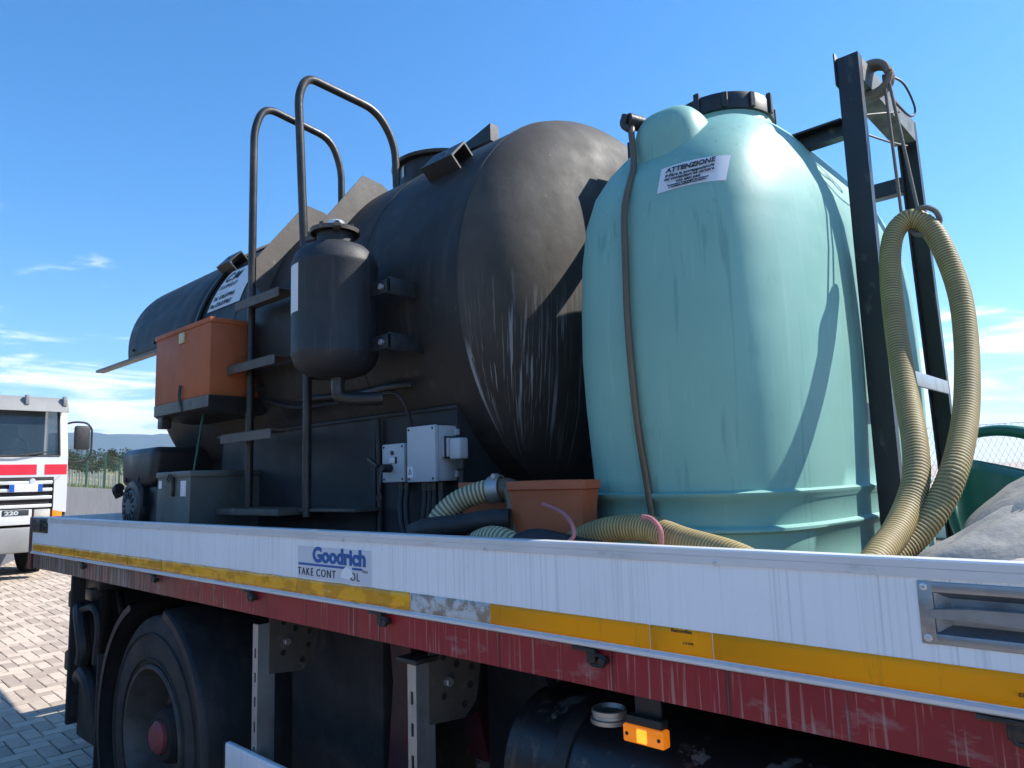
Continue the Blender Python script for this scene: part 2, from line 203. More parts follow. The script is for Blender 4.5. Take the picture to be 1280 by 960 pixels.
class MB:
    def __init__(s): s.v = []; s.f = []; s.mi = []; s.m = 0
    def add(s, vs, fs):
        b = len(s.v); s.v += [Vector(v) for v in vs]
        for f in fs: s.f.append([b + i for i in f]); s.mi.append(s.m)
        return s
    def bm(s, b):
        b.verts.ensure_lookup_table(); b.verts.index_update()
        s.add([v.co.copy() for v in b.verts], [[v.index for v in f.verts] for f in b.faces]); b.free(); return s
    def box(s, x0, x1, y0, y1, z0, z1, bev=0.0, seg=2, mtx=None):
        b = bmesh.new(); bmesh.ops.create_cube(b, size=1)
        for v in b.verts: v.co = Vector((x0 + (v.co.x + .5) * (x1 - x0), y0 + (v.co.y + .5) * (y1 - y0), z0 + (v.co.z + .5) * (z1 - z0)))
        if bev: bmesh.ops.bevel(b, geom=b.edges[:], offset=bev, segments=seg, affect='EDGES', profile=0.5)
        if mtx: bmesh.ops.transform(b, matrix=mtx, verts=b.verts)
        return s.bm(b)
    def lathe(s, prof, axis, origin, seg=48, a0=0.0, a1=2 * PI):
        """prof: (t along axis, r)"""
        ax = Vector(axis).normalized(); u = Vector((0, 0, 1)) if abs(ax.z) < .9 else Vector((1, 0, 0)); u = (u - ax * u.dot(ax)).normalized(); w = ax.cross(u); o = Vector(origin)
        full = abs(a1 - a0 - 2 * PI) < 1e-6; n = seg if full else seg + 1; vs = []; fs = []
        for t, r in prof:
            for k in range(n):
                a = a0 + (a1 - a0) * k / seg; vs.append(o + ax * t + (u * math.cos(a) + w * math.sin(a)) * r)
        for i in range(len(prof) - 1):
            for k in range(seg):
                k2 = (k + 1) % n; fs.append([i * n + k, i * n + k2, (i + 1) * n + k2, (i + 1) * n + k])
        s.add(vs, fs)
        return s
    def cyl(s, p0, p1, r, seg=16, bev=0.0, r1=None):
        p0 = Vector(p0); p1 = Vector(p1); L = (p1 - p0).length; r1 = r if r1 is None else r1
        pr = [(0, 0), (0, max(r - bev, 0)), (bev, r), (L - bev, r1), (L, max(r1 - bev, 0)), (L, 0)] if bev else [(0, 0), (0, r), (L, r1), (L, 0)]
        return s.lathe(pr, p1 - p0, p0, seg)
    def sweep(s, pts, r, seg=10, smooth=6, rings=None, caps=True):
        """tube along a Catmull-Rom path; rings(i, length) -> (radius factor, material)"""
        P = path(pts, smooth) if smooth else [Vector(p) for p in pts]
        t = (P[1] - P[0]).normalized(); u = t.orthogonal().normalized(); b0 = len(s.v); n = len(P); mm = s.m; lens = 0
        for i, p in enumerate(P):
            t2 = (P[min(i + 1, n - 1)] - P[max(i - 1, 0)]).normalized(); u = (u - t2 * u.dot(t2)).normalized(); w = t2.cross(u)
            rr = r * (rings(i)[0] if rings else 1)
            for k in range(seg):
                a = 2 * PI * k / seg; s.v.append(p + (u * math.cos(a) + w * math.sin(a)) * rr)
        for i in range(n - 1):
            for k in range(seg):
                k2 = (k + 1) % seg; s.f.append([b0 + i * seg + k, b0 + i * seg + k2, b0 + (i + 1) * seg + k2, b0 + (i + 1) * seg + k]); s.mi.append(rings(i)[1] if rings else mm)
        if caps:
            s.f.append([b0 + k for k in range(seg)][::-1]); s.mi.append(mm); s.f.append([b0 + (n - 1) * seg + k for k in range(seg)]); s.mi.append(mm)
        return s
    def prism(s, poly, axis, a, b):
        """poly: 2-D outline in the other two axes (in xyz order); extruded along axis from a to b"""
        def p3(q, t): l = list(q); l.insert(axis, t); return l
        n = len(poly); vs = [p3(q, a) for q in poly] + [p3(q, b) for q in poly]
        fs = [list(range(n))[::-1], list(range(n, 2 * n))] + [[i, (i + 1) % n, n + (i + 1) % n, n + i] for i in range(n)]
        return s.add(vs, fs)
    def build(s, name, mats, parent=None, ang=35, tri=False):
        me = bpy.data.meshes.new(name); off = ORG.get(parent.name, Vector()) if parent else Vector()
        me.from_pydata([v - off for v in s.v], [], s.f)
        ml = mats if isinstance(mats, (list, tuple)) else [mats]
        for m in ml: me.materials.append(M[m])
        if len(ml) > 1: me.polygons.foreach_set('material_index', s.mi)
        b = bmesh.new(); b.from_mesh(me); bmesh.ops.recalc_face_normals(b, faces=b.faces); b.to_mesh(me); b.free()
        me.polygons.foreach_set('use_smooth', [True] * len(me.polygons)); me.set_sharp_from_angle(angle=math.radians(ang)); me.update()
        o = bpy.data.objects.new(name, me); COL.objects.link(o)
        if parent: o.parent = parent; ORG[o.name] = off
        return o
def path(pts, sm):
    P = [Vector(p) for p in pts]; Q = [P[0] * 2 - P[1]] + P + [P[-1] * 2 - P[-2]]; R = []
    for i in range(1, len(Q) - 2):
        a, b, c, d = Q[i - 1:i + 3]
        for k in range(sm):
            t = k / sm; R.append(0.5 * ((2 * b) + (c - a) * t + (2 * a - 5 * b + 4 * c - d) * t * t + (3 * b - a - 3 * c + d) * t ** 3))
    R.append(P[-1]); return R
def resample(P, step):
    L = [0.0]
    for i in range(1, len(P)): L.append(L[-1] + (P[i] - P[i - 1]).length)
    n = max(2, int(L[-1] / step)); R = []; j = 0
    for k in range(n + 1):
        d = L[-1] * k / n
        while j < len(P) - 2 and L[j + 1] < d: j += 1
        R.append(P[j].lerp(P[j + 1], (d - L[j]) / max(1e-9, L[j + 1] - L[j])))
    return R
def fillet(pts, r, n=6):
    P = [Vector(p) for p in pts]; R = [P[0]]
    for i in range(1, len(P) - 1):
        a = (P[i - 1] - P[i]); b = (P[i + 1] - P[i]); d = min(r, a.length * .48, b.length * .48); A = P[i] + a.normalized() * d; B = P[i] + b.normalized() * d
        for k in range(n + 1):
            t = k / n; R.append(A * (1 - t) ** 2 + P[i] * 2 * t * (1 - t) + B * t * t)
    R.append(P[-1]); return R
def text(body, size, mtx, material, name, parent, bold=0.0, shear=0.0, align='LEFT', depth=0.0006, spacing=1.0, sx=1.0):
    c = bpy.data.curves.new(name, 'FONT'); c.body = body; c.size = size; c.offset = bold; c.shear = shear; c.align_x = align; c.extrude = depth; c.space_character = spacing; c.resolution_u = 4
    t = bpy.data.objects.new(name, c); COL.objects.link(t); dg = bpy.context.evaluated_depsgraph_get()
    me = bpy.data.meshes.new_from_object(t.evaluated_get(dg)); bpy.data.objects.remove(t); bpy.data.curves.remove(c)
    off = ORG.get(parent.name, Vector())
    me.transform(Matrix.Translation(-off) @ mtx @ Matrix.Scale(sx, 4, (1, 0, 0)))
    me.materials.clear(); me.materials.append(M[material]); me.name = name
    o = bpy.data.objects.new(name, me); COL.objects.link(o); o.parent = parent; ORG[o.name] = off; return o
def frame(origin, xdir, ydir):
    x = Vector(xdir).normalized(); y = Vector(ydir); y = (y - x * y.dot(x)).normalized(); z = x.cross(y); o = Vector(origin)
    return Matrix(((x.x, y.x, z.x, o.x), (x.y, y.y, z.y, o.y), (x.z, y.z, z.z, o.z), (0, 0, 0, 1)))
def screw(parent, p, n, r=0.006, name='screw', m='chrome'):
    p = Vector(p); n = Vector(n).normalized(); b = MB(); b.lathe([(0, r), (0.0015, r), (0.0025, r * .7), (0.0025, r * .35), (0.001, r * .3), (0.001, 0)], n, p, 12); return b.build(name, m, parent)

def ground_z(x, y=0.0):
    t = -(x + 3.2)
    if t <= 0: return 0.0
    return 0.05 * (t - 1.0 + math.exp(-t)) if t < 6 else 0.05 * (t - 1.0)

# ------------------------------------------------------------------ setting
def gz(x, y=0.0): return ground_z(max(x, -28.0), y)
def grid(name, xs, ys, zf, material):
    nx, ny = len(xs), len(ys); me = bpy.data.meshes.new(name)
    me.from_pydata([(x, y, zf(x, y)) for y in ys for x in xs], [], [[j * nx + i, j * nx + i + 1, (j + 1) * nx + i + 1, (j + 1) * nx + i] for j in range(ny - 1) for i in range(nx - 1)])
    me.materials.append(M[material]); me.polygons.foreach_set('use_smooth', [True] * len(me.polygons)); o = bpy.data.objects.new(name, me); COL.objects.link(o); return o
far = [-12000, -4000, -1500, -600, -250, -120, -60]
xs = far + [-28 + i * 0.5 for i in range(0, 61)] + [4, 8, 15, 30, 60, 120, 250, 600, 1500, 4000, 12000]
ys = far + [-30, -15, -8, -4, 0, 4, 8, 15, 30] + [60, 120, 250, 600, 1500, 4000, 12000]
tag(grid('ground', xs, ys, lambda x, y: gz(x) - 0.03, 'yard'), kind='structure')
pave = tag(grid('pavement', [-26 + 0.5 * i for i in range(0, 61)], [-6 + 1.0 * i for i in range(0, 19)], lambda x, y: gz(x) - 0.006, 'joint'), kind='structure'); ORG[pave.name] = Vector()

# herringbone block pavers, 0.2 x 0.1 m
def paver_mesh(lx, ly):
    h = 0.004; e = 0.006; x, y = lx / 2 - 0.0035, ly / 2 - 0.0035
    vs = [(-x, -y, -0.012), (x, -y, -0.012), (x, y, -0.012), (-x, y, -0.012), (-x, -y, h - .003), (x, -y, h - .003), (x, y, h - .003), (-x, y, h - .003), (-x + e, -y + e, h), (x - e, -y + e, h), (x - e, y - e, h), (-x + e, y - e, h)]
    fs = [[8, 9, 10, 11]] + [[4 + i, 4 + (i + 1) % 4, 8 + (i + 1) % 4, 8 + i] for i in range(4)] + [[i, (i + 1) % 4, 4 + (i + 1) % 4, 4 + i] for i in range(4)]
    return vs, fs
PV = {}
for key, (a, b) in {'h': (0.2, 0.1), 'v': (0.1, 0.2)}.items():
    for q in range(5):
        vs, fs = paver_mesh(a, b); me = bpy.data.meshes.new('paver'); me.from_pydata(vs, [], fs); me.materials.append(M['paver'])
        at_ = me.attributes.new('tone', 'FLOAT', 'POINT'); at_.data.foreach_set('value', [q / 4.0] * len(vs)); PV[key, q] = me
U = 0.1
blocks = []
for i in range(-230, 20):
    for j in range(-25, 75):
        k = (i + j) % 4
        if k == 0: blocks.append(('h', (i + 1) * U, (j + .5) * U))
        elif k == 2: blocks.append(('v', (i + .5) * U, (j + 1) * U))
def project(p):
    d = Vector(p) - CAM; x = d.x * RX[0] + d.y * RY[0] + d.z * RZ[0]; y = d.x * RX[1] + d.y * RY[1] + d.z * RZ[1]; z = d.x * RX[2] + d.y * RY[2] + d.z * RZ[2]
    return (640 + 900 * x / z, 480 + 900 * y / z, z) if z > 0.1 else (-9999, -9999, -1)
near, rest = [], []
for bkt in blocks:
    u, v, z = project((bkt[1], bkt[2], gz(bkt[1])))
    seen = -15 < u < 245 and 690 < v < 975 and z > 0 and not (u > 95 and v > 770)
    (near if seen else rest).append((z, bkt))
near.sort(key=lambda q: q[0]); rest += near[300:]; near = near[:300]
rp = random.Random(3)
def paver_pose(bkt):
    key, x, y = bkt; slope = math.atan((gz(x - .05) - gz(x + .05)) / .1)
    return Matrix.Translation((x, y, gz(x) + rp.uniform(-.0015, .0015))) @ Matrix.Rotation(slope + rp.gauss(0, .004), 4, 'Y') @ Matrix.Rotation(rp.gauss(0, .004), 4, 'X') @ Matrix.Rotation(rp.gauss(0, .006), 4, 'Z')
for z, bkt in near:
    o = bpy.data.objects.new('paver', PV[bkt[0], rp.randrange(5)]); COL.objects.link(o); o.parent = pave; o.matrix_local = paver_pose(bkt)
vs, fs, tn = [], [], []
for z, bkt in rest:
    v0, f0 = paver_mesh(*((0.2, 0.1) if bkt[0] == 'h' else (0.1, 0.2))); mt = paver_pose(bkt); b = len(vs); q = rp.random()
    vs += [mt @ Vector(v) for v in v0]; fs += [[b + i for i in f] for f in f0[:5]]; tn += [q] * len(v0)
me = bpy.data.meshes.new('paver_field'); me.from_pydata(vs, [], fs); me.materials.append(M['paver']); me.attributes.new('tone', 'FLOAT', 'POINT').data.foreach_set('value', tn)
o = bpy.data.objects.new('paver_field', me); COL.objects.link(o); o.parent = pave; tag(o, kind='stuff')

# low wall, raised field behind it
WP = Vector((-18.0, 5.1, 0)); WD = Vector((-6.0, 3.1, 0)).normalized(); WN = Vector((-WD.y, WD.x, 0))
if WN.dot(WP) < 0: WN = -WN
def wall_pt(s, d, z): p = WP + WD * s + WN * d; return Vector((p.x, p.y, z))
def wtop(s): return 1.752 - 0.0150 * s
wt = thing('boundary_wall', wall_pt(0, 0, 0.7), 'low grey concrete boundary wall behind the parked white truck', 'wall')
for k in range(-2, 8):
    s0, s1 = k * 3.0 + 0.004, k * 3.0 + 2.996
    b = MB(); b.add([wall_pt(s, d, z) for s in (s0, s1) for d in (0, .18) for z in (0.0, wtop(s))], [[0, 1, 3, 2], [4, 6, 7, 5], [0, 4, 5, 1], [2, 3, 7, 6], [1, 5, 7, 3], [0, 2, 6, 4]]); b.build('wall_panel', 'concrete', wt)
def fz(s, d):
    p = wall_pt(s, d, 0); q = min(max(d / 6.0, 0), 1); r = min(math.hypot(p.x, p.y), 420)
    return wtop(max(min(s, 30), -10)) - 0.06 + q * (0.040 * max(r - 19, 0) + (0.25 * noise.noise((s * .03, d * .03, 0)) if d > 6 else 0))
ss = [-60 + 4 * i for i in range(0, 40)] + [110, 140, 180, 240, 320, 450, 700]; dd = [0.2, 1, 2, 4, 6, 9, 13, 18, 25, 35, 50, 70, 100, 140, 200, 300, 420]
me = bpy.data.meshes.new('field'); nx = len(ss)
me.from_pydata([wall_pt(s, d, fz(s, d)) for d in dd for s in ss], [], [[j * nx + i, j * nx + i + 1, (j + 1) * nx + i + 1, (j + 1) * nx + i] for j in range(len(dd) - 1) for i in range(nx - 1)])
me.materials.append(M['field']); o = bpy.data.objects.new('field', me); COL.objects.link(o); tag(o, kind='structure')
# grass along the wall top and across the field edge
vs, fs = [], []; rg = random.Random(5)
for q in range(9000):
    s = rg.uniform(-3, 22); d = 0.22 + abs(rg.gauss(0, 2.2)); h = rg.uniform(.06, .22); p = wall_pt(s, d, fz(s, d) - .01); a = rg.uniform(0, PI); w = Vector((math.cos(a), math.sin(a), 0)) * .012; l = Vector((rg.gauss(0, .05), rg.gauss(0, .05), h)); b = len(vs)
    vs += [p - w, p + w, p + l]; fs.append([b, b + 1, b + 2])
me = bpy.data.meshes.new('grass'); me.from_pydata(vs, [], fs); me.materials.append(M['grass']); o = bpy.data.objects.new('grass', me); COL.objects.link(o); tag(o, 'tall dry grass growing along the top of the wall', 'grass', kind='stuff')
# fence on the wall
fe = thing('mesh_fence', wall_pt(0, .3, 1.7), 'green wire mesh fence standing behind the low wall', 'fence')
for s in [-4.2, -1.5, 0.75, 3.2, 5.7, 8.2, 10.7, 13.2, 15.7]:
    MB().box(-.025, .025, -.025, .025, 0, 1.12, .006, 1, Matrix.Translation(wall_pt(s, .3, fz(s, .3) - .05))).build('post', 'post_green', fe)
vs, fs = [], []
def wire(a, b, r, up=Vector((0, 0, 1))):
    d = (b - a).normalized(); u = d.orthogonal().normalized(); w = d.cross(u); k = len(vs)
    for p in (a, b):
        for c in range(3): vs.append(p + (u * math.cos(c * 2.094) + w * math.sin(c * 2.094)) * r)
    for c in range(3): fs.append([k + c, k + (c + 1) % 3, k + 3 + (c + 1) % 3, k + 3 + c])
for k in range(0, 11): wire(wall_pt(-4.2, .3, fz(-4.2, .3) + .05 + k * .1), wall_pt(15.7, .3, fz(15.7, .3) + .05 + k * .1), .0022)
for k in range(0, 199): s = -4.2 + k * .1; wire(wall_pt(s, .3, fz(s, .3) + .05), wall_pt(s, .3, fz(s, .3) + 1.05), .0018)
me = bpy.data.meshes.new('wire_mesh'); off = ORG[fe.name]; me.from_pydata([v - off for v in vs], [], fs); me.materials.append(M['wire']); o = bpy.data.objects.new('wire_mesh', me); COL.objects.link(o); o.parent = fe; tag(o, kind='stuff')
# vine stakes in the field
st = random.Random(11)
def field_pt(ang, r):
    p = Vector((-math.cos(math.radians(ang)) * r, math.sin(math.radians(ang)) * r, 0)); q = p - WP; return Vector((p.x, p.y, fz(q.dot(WD), q.dot(WN))))
for row, r in enumerate((27.0, 31.5, 36.0)):
    for q in range(9):
        p = field_pt(15.2 + q * .55 + row * .2 + st.uniform(-.08, .08), r + st.uniform(-.3, .3)); p.z -= .1
        o = MB().cyl(p, p + Vector((st.gauss(0, .02), 0, .78 + st.uniform(-.06, .06))), .026, 8, .004).build('vine_stake', 'galv'); tag(o, 'short pale vine stake standing in the field beyond the fence', 'stake', 'vine stakes in the field')
# shrubs beyond
def shrub(name, base, w, h, n, seed, lm, label, group, trunk_r=.05):
    r = random.Random(seed); root = thing(name, base, label, 'shrub', group); base = Vector(base)
    t = MB(); tips = []
    for k in range(5):
        a = r.uniform(0, 2 * PI); tip = base + Vector((math.cos(a) * w * .28, math.sin(a) * w * .28, h * r.uniform(.5, .8))); t.sweep([base + Vector((0, 0, -.1)), base.lerp(tip, .45) + Vector((r.gauss(0, .05), r.gauss(0, .05), .05)), tip], trunk_r, 6, 3); tips.append(tip)
    t.build('trunk', 'bark', root)
    cl = [(base + Vector((r.gauss(0, w * .25), r.gauss(0, w * .25), h * r.uniform(.25, .9))), r.uniform(.16, .34) * min(w, h)) for k in range(14)]
    vs, fs = [], []
    for k in range(n):
        c, cr = r.choice(cl); d = Vector((r.gauss(0, 1), r.gauss(0, 1), r.gauss(0, 1))).normalized() * cr * r.random() ** .4; p = c + d; z = r.uniform(.05, .11) * (.6 + h * .18)
        u = Vector((r.gauss(0, 1), r.gauss(0, 1), r.gauss(0, 1))).normalized(); w2 = u.orthogonal().normalized(); b = len(vs); vs += [p - u * z, p + w2 * z * .5, p + u * z, p - w2 * z * .5]; fs.append([b, b + 1, b + 2, b + 3])
    b = MB(); b.add(vs, fs); b.build('crown', lm, root)
rs = random.Random(21)
for k in range(13):
    ang = 14.6 + k * .85; r = 62 + rs.uniform(-6, 16)
    shrub('hedge_shrub', field_pt(ang, r), rs.uniform(3.0, 4.6), rs.uniform(1.3, 2.1), 1500, 40 + k, 'leaf' if k % 3 else 'leaf2', 'small green shrub in the hedge row across the far field', 'shrubs in the far hedge row')
# mountains far off
def ridge(name, dist, h, seed, a0, a1):
    n = 160; vs, fs = [], []
    for i in range(n + 1):
        a = a0 + (a1 - a0) * i / n; d = Vector((-math.cos(a), math.sin(a), 0))
        e = h * (0.72 + 0.30 * noise.fractal((i * .045, seed, 0), 1.0, 2.0, 5))
        for k, (f, hh) in enumerate(((.78, -.05), (.86, .28), (.93, .66), (1.0, 1.0), (1.15, .4))):
            vs.append(d * dist * f + Vector((0, 0, e * hh + (h * .07 * noise.fractal((i * .12, k * .9, seed), 1.0, 2.0, 4) if 0 < k < 3 else 0))))
    for i in range(n):
        for k in range(4): fs.append([i * 5 + k, i * 5 + k + 1, (i + 1) * 5 + k + 1, (i + 1) * 5 + k])
    b = MB(); b.add(vs, fs); return tag(b.build(name, 'mountain', None, 60), kind='structure')
ridge('mountains', 6500, 640, 3.3, math.radians(-12), math.radians(75))
# lattice pylons
def pylon(base, h, label):
    root = thing('electricity_pylon', base, label, 'pylon'); B = Vector(base); b = MB(); w = h * .11
    def leg(z): t = z / h; return w * (1 - t) ** 1.3 + h * .012
    zs = [h * q for q in (0, .16, .3, .43, .54, .64, .73, .81, .88, .94, 1)]
    for i in range(len(zs) - 1):
        a, c = leg(zs[i]), leg(zs[i + 1]); C4 = [(-1, -1), (1, -1), (1, 1), (-1, 1)]
        for k in range(4):
            p, q = C4[k], C4[(k + 1) % 4]
            b.cyl(B + Vector((p[0] * a, p[1] * a, zs[i])), B + Vector((p[0] * c, p[1] * c, zs[i + 1])), h * .006, 4)
            b.cyl(B + Vector((p[0] * a, p[1] * a, zs[i])), B + Vector((q[0] * c, q[1] * c, zs[i + 1])), h * .004, 4)
            b.cyl(B + Vector((q[0] * a, q[1] * a, zs[i])), B + Vector((p[0] * c, p[1] * c, zs[i + 1])), h * .004, 4)
    b.build('tower', 'pylon', root)
    dirv = Vector((.3, .95, 0)).normalized()
    for z, l in ((.66, .15), (.78, .19), (.9, .13)):
        c = MB(); z *= h
        for sgn in (-1, 1):
            e = B + dirv * sgn * l * h + Vector((0, 0, z)); c.cyl(B + Vector((0, 0, z + h * .03)), e, h * .005, 4); c.cyl(B + Vector((0, 0, z)), e, h * .005, 4); c.cyl(e, e - Vector((0, 0, h * .04)), h * .004, 4)
        c.build('cross_arm', 'pylon', root)
pylon((-760, 345, 10), 52, 'tall grey lattice electricity pylon in front of the mountains')
pylon((-800, 340, 10), 46, 'fainter lattice electricity pylon beside the taller one')
# chain-link fence on the far side of the yard
cf = thing('chain_link_fence', (6, 9.2, 0), 'grey chain-link fence at the right behind the truck', 'fence')
for k in range(0, 9):
    x = -9 + k * 3.0; MB().cyl((x, 9.2, -.1), (x, 9.2, 2.12), .028, 10, .006).build('post', 'galv', cf)
vs, fs = [], []
for k in range(0, 460):
    x = -9 + k * 0.0566
    for dx in (1, -1):
        n = 36; x2 = x + dx * 0.0283 * n
        if -9 <= x2 <= 15: wire(Vector((x, 9.2 + dx * .002, 0.05)), Vector((x2, 9.2 + dx * .002, 0.05 + 0.0555 * n)), .0016)
for z in (.05, 1.05, 2.05): wire(Vector((-9, 9.21, z)), Vector((15, 9.21, z)), .003)
me = bpy.data.meshes.new('wire_mesh'); off = ORG[cf.name]; me.from_pydata([v - off for v in vs], [], fs); me.materials.append(M['wire']); o = bpy.data.objects.new('wire_mesh', me); COL.objects.link(o); o.parent = cf; tag(o, kind='stuff')
# ------------------------------------------------------------------ flatbed truck
T = thing('flatbed_truck', (-3.52, 1.5, 0), 'old flatbed truck with aluminium drop side and dirty red chassis beam', 'truck')
XR, XF = -5.30, 2.2                                       # rear and front end of the bed
Y0, Y1 = 1.305, 3.87
fl = MB().box(XR + .02, XF, Y0 + .04, Y1 - .04, 1.262, 1.285).build('deck_base', 'grime', T)
for k in range(17):
    y = Y0 + .05 + k * .1465; MB().box(XR + .03, XF - .01, y, y + .143, 1.2855, 1.302, .003, 1).build('deck_board', 'wood', fl)
# near drop side: panel with a real opening for the latch
LX0, LX1, LZ0, LZ1 = -.318, -.092, 1.374, 1.443
b = MB(); yA, yB = Y0, Y0 + .026
b.box(XR, LX0, yA, yB, 1.281, 1.461); b.box(LX1, XF, yA, yB, 1.281, 1.461); b.box(LX0, LX1, yA, yB, 1.281, LZ0); b.box(LX0, LX1, yA, yB, LZ1, 1.461)
ds = b.build('drop_side', 'alu', T)
cap = MB()
cap.prism([(Y0 - .004, 1.4615), (Y0 - .004, 1.4755), (Y0 - .0025, 1.4765), (Y0 - .004, 1.4775), (Y0 - .004, 1.488), (Y0 - .001, 1.491), (Y0 + .03, 1.491), (Y0 + .033, 1.488), (Y0 + .033, 1.4615)], 0, XR, XF)
cap.build('top_rail', 'alu_rail', ds, 20)
MB().prism([(Y0 - .006, 1.269), (Y0 - .008, 1.271), (Y0 - .008, 1.277), (Y0 - .003, 1.2808), (Y0 + .03, 1.2808), (Y0 + .03, 1.266), (Y0 + .002, 1.266)], 0, XR, XF).build('bottom_lip', 'alu_rail', ds, 20)
for x in (-.682, -1.308, -1.93, -2.62, -3.35, -4.1, -4.8, -.06, .55): screw(ds, (x, Y0 - .004, 1.4695 - .004), (0, -1, 0), .0065, 'rivet')
# contour tape
def tape(x0, x1, name, m, crinkle=0.0, seed=0, z0=1.2835, z1=1.3325):
    n = max(2, int((x1 - x0) / (.012 if crinkle else .2))); rows = 5; vs = []; fs = []
    for i in range(n + 1):
        x = x0 + (x1 - x0) * i / n
        for j in range(rows):
            z = z0 + (z1 - z0) * j / (rows - 1); d = 0
            if crinkle: d = crinkle * max(0, noise.fractal((x * 9 + seed, z * 34, seed), 1.0, 2.2, 4) + .1)
            if crinkle and j == rows - 1: z += crinkle * .5 * noise.noise((x * 12, seed, 4))
            vs.append((x, Y0 - .0012 - d, z))
    for i in range(n):
        for j in range(rows - 1): fs.append([i * rows + j, i * rows + j + 1, (i + 1) * rows + j + 1, (i + 1) * rows + j])
    o = MB().add(vs, fs).build(name, m, ds, 80); o.modifiers.new('thick', 'SOLIDIFY').thickness = .0008; return o
x = XR + .02
for k, w in enumerate((.45, .34, .36, .42, .40)):
    tape(x, x + w - .002, 'reflective_tape', 'tape_old', .0022, 1.7 * k); x += w
tape(x, -2.2, 'reflective_tape', 'tape_old', .0042, 9.1); tape(-2.198, -1.612, 'reflective_tape', 'tape_old', .0042, 12.3)
tag(tape(-1.609, -1.302, 'tape_residue', 'glue', .0006, 4.4), 'patch of torn tape and glue residue')
for a, c in ((-1.30, -.842), (-.840, -.702), (-.700, -.20), (-.198, .60), (.602, 1.4), (1.402, XF)): tape(a, c, 'reflective_tape', 'tape')
ti = thing_parent = ds
def yline(x, z, d=.0022): return Vector((x, Y0 - d, z))
for (xx, zz, ss) in ((-.79, 1.325, .010), (-.765, 1.304, .006), (-.215, 1.300, .008)):
    text({.010: 'Retroreflex', .006: 'C E 104R', .008: 'E3 104R-0002'}[ss], ss, frame(yline(xx, zz), (1, 0, 0), (0, 0, 1)), 'ink', 'tape_print', ds)
# sticker
sk = MB().box(-2.196, -1.79, Y0 - .0012, Y0 + .004, 1.336, 1.438).build('sticker', 'sticker', ds)
text('Goodrich', .064, frame(yline(-2.105, 1.392), (1, 0, 0), (0, 0, 1)), 'blue_ink', 'lettering', sk, bold=.0028, sx=1.16)
MB().box(-2.19, -1.92, Y0 - .0022, Y0, 1.3775, 1.3845).build('blue_line', 'blue_ink', sk); MB().box(-1.885, -1.835, Y0 - .0022, Y0, 1.3775, 1.3845).build('blue_line', 'blue_ink', sk)
text('TAKE CONT', .034, frame(yline(-2.194, 1.346), (1, 0, 0), (0, 0, 1)), 'ink', 'lettering', sk, sx=1.0, spacing=1.22); text('OL', .034, frame(yline(-1.895, 1.346), (1, 0, 0), (0, 0, 1)), 'ink', 'lettering', sk, spacing=1.22)
text('Tires', .014, frame(yline(-1.835, 1.372), (1, 0, 0), (0, 0, 1)), 'cast', 'lettering', sk)
MB().prism([(-1.945, 1.352), (-1.90, 1.347), (-1.88, 1.362), (-1.89, 1.378), (-1.915, 1.386), (-1.935, 1.374)], 1, Y0 - .0034, Y0).build('torn_patch', 'alu', sk)
# recessed latch
la = MB(); la.box(LX0 - .018, LX0 + .004, Y0 - .0035, Y0 + .004, LZ0 - .014, LZ1 + .014, .002); la.box(LX1 - .004, LX1 + .018, Y0 - .0035, Y0 + .004, LZ0 - .014, LZ1 + .014, .002)
la.box(LX0 + .001, LX1 - .001, Y0 - .003, Y0 + .004, LZ1 - .003, LZ1 + .0135, .002); la.box(LX0 + .001, LX1 - .001, Y0 - .003, Y0 + .004, LZ0 - .0135, LZ0 + .003, .002)
la.add([(LX0 + .002, Y0, LZ0 + .002), (LX1 - .002, Y0, LZ0 + .002), (LX1 - .002, Y0, LZ1 - .002), (LX0 + .002, Y0, LZ1 - .002), (LX0 + .022, Y0 + .022, LZ0 + .014), (LX1 - .02, Y0 + .022, LZ0 + .014), (LX1 - .02, Y0 + .022, LZ1 - .014), (LX0 + .022, Y0 + .022, LZ1 - .014)],
       [[0, 1, 5, 4], [1, 2, 6, 5], [2, 3, 7, 6], [3, 0, 4, 7], [4, 5, 6, 7]])
lat = la.build('latch', 'cast', ds)
MB().prism([(LX0 - .002, 1.4135), (LX0 + .05, 1.4185), (LX1 - .03, 1.4205), (LX1 - .012, 1.416), (LX1 - .012, 1.392), (LX1 - .05, 1.392), (LX0 + .1, 1.3985), (LX0 - .002, 1.4015)], 1, Y0 - .006, Y0 + .012).build('lever', 'cast', lat)
for sx in (LX0 - .008, LX1 + .008):
    for sz in (LZ0 - .004, LZ1 + .005): screw(lat, (sx, Y0 - .0035, sz), (0, -1, 0), .006, 'rivet')
# rear corner fitting and post
rc = MB(); rc.box(-5.295, -4.99, Y0 - .006, Y0 + .002, 1.398, 1.487, .002); rl = rc.build('corner_latch', 'iron', ds)
MB().box(-5.27, -5.02, Y0 - .010, Y0 - .004, 1.415, 1.435, .002).build('hinge_bar', 'grime', rl); MB().box(-5.27, -5.02, Y0 - .010, Y0 - .004, 1.452, 1.472, .002).build('hinge_bar', 'grime', rl); MB().box(-5.17, -5.10, Y0 - .016, Y0 - .004, 1.407, 1.478, .004).build('hinge_block', 'iron', rl)
MB().box(-5.37, -5.302, Y0 - .002, Y0 + .06, 1.172, 1.489, .004).build('corner_post', 'red_old', T)
# rear and far drop sides, headboard
MB().box(XR - .03, XR - .005, Y0 + .065, Y1 - .065, 1.281, 1.487, .003).build('tailboard', 'alu', T)
MB().box(XR, XF, Y1 - .026, Y1, 1.281, 1.488, .003).build('far_drop_side', 'alu', T)
MB().box(XF + .002, XF + .04, Y0, Y1, 1.2, 2.1, .006).build('headboard', 'alu', T)
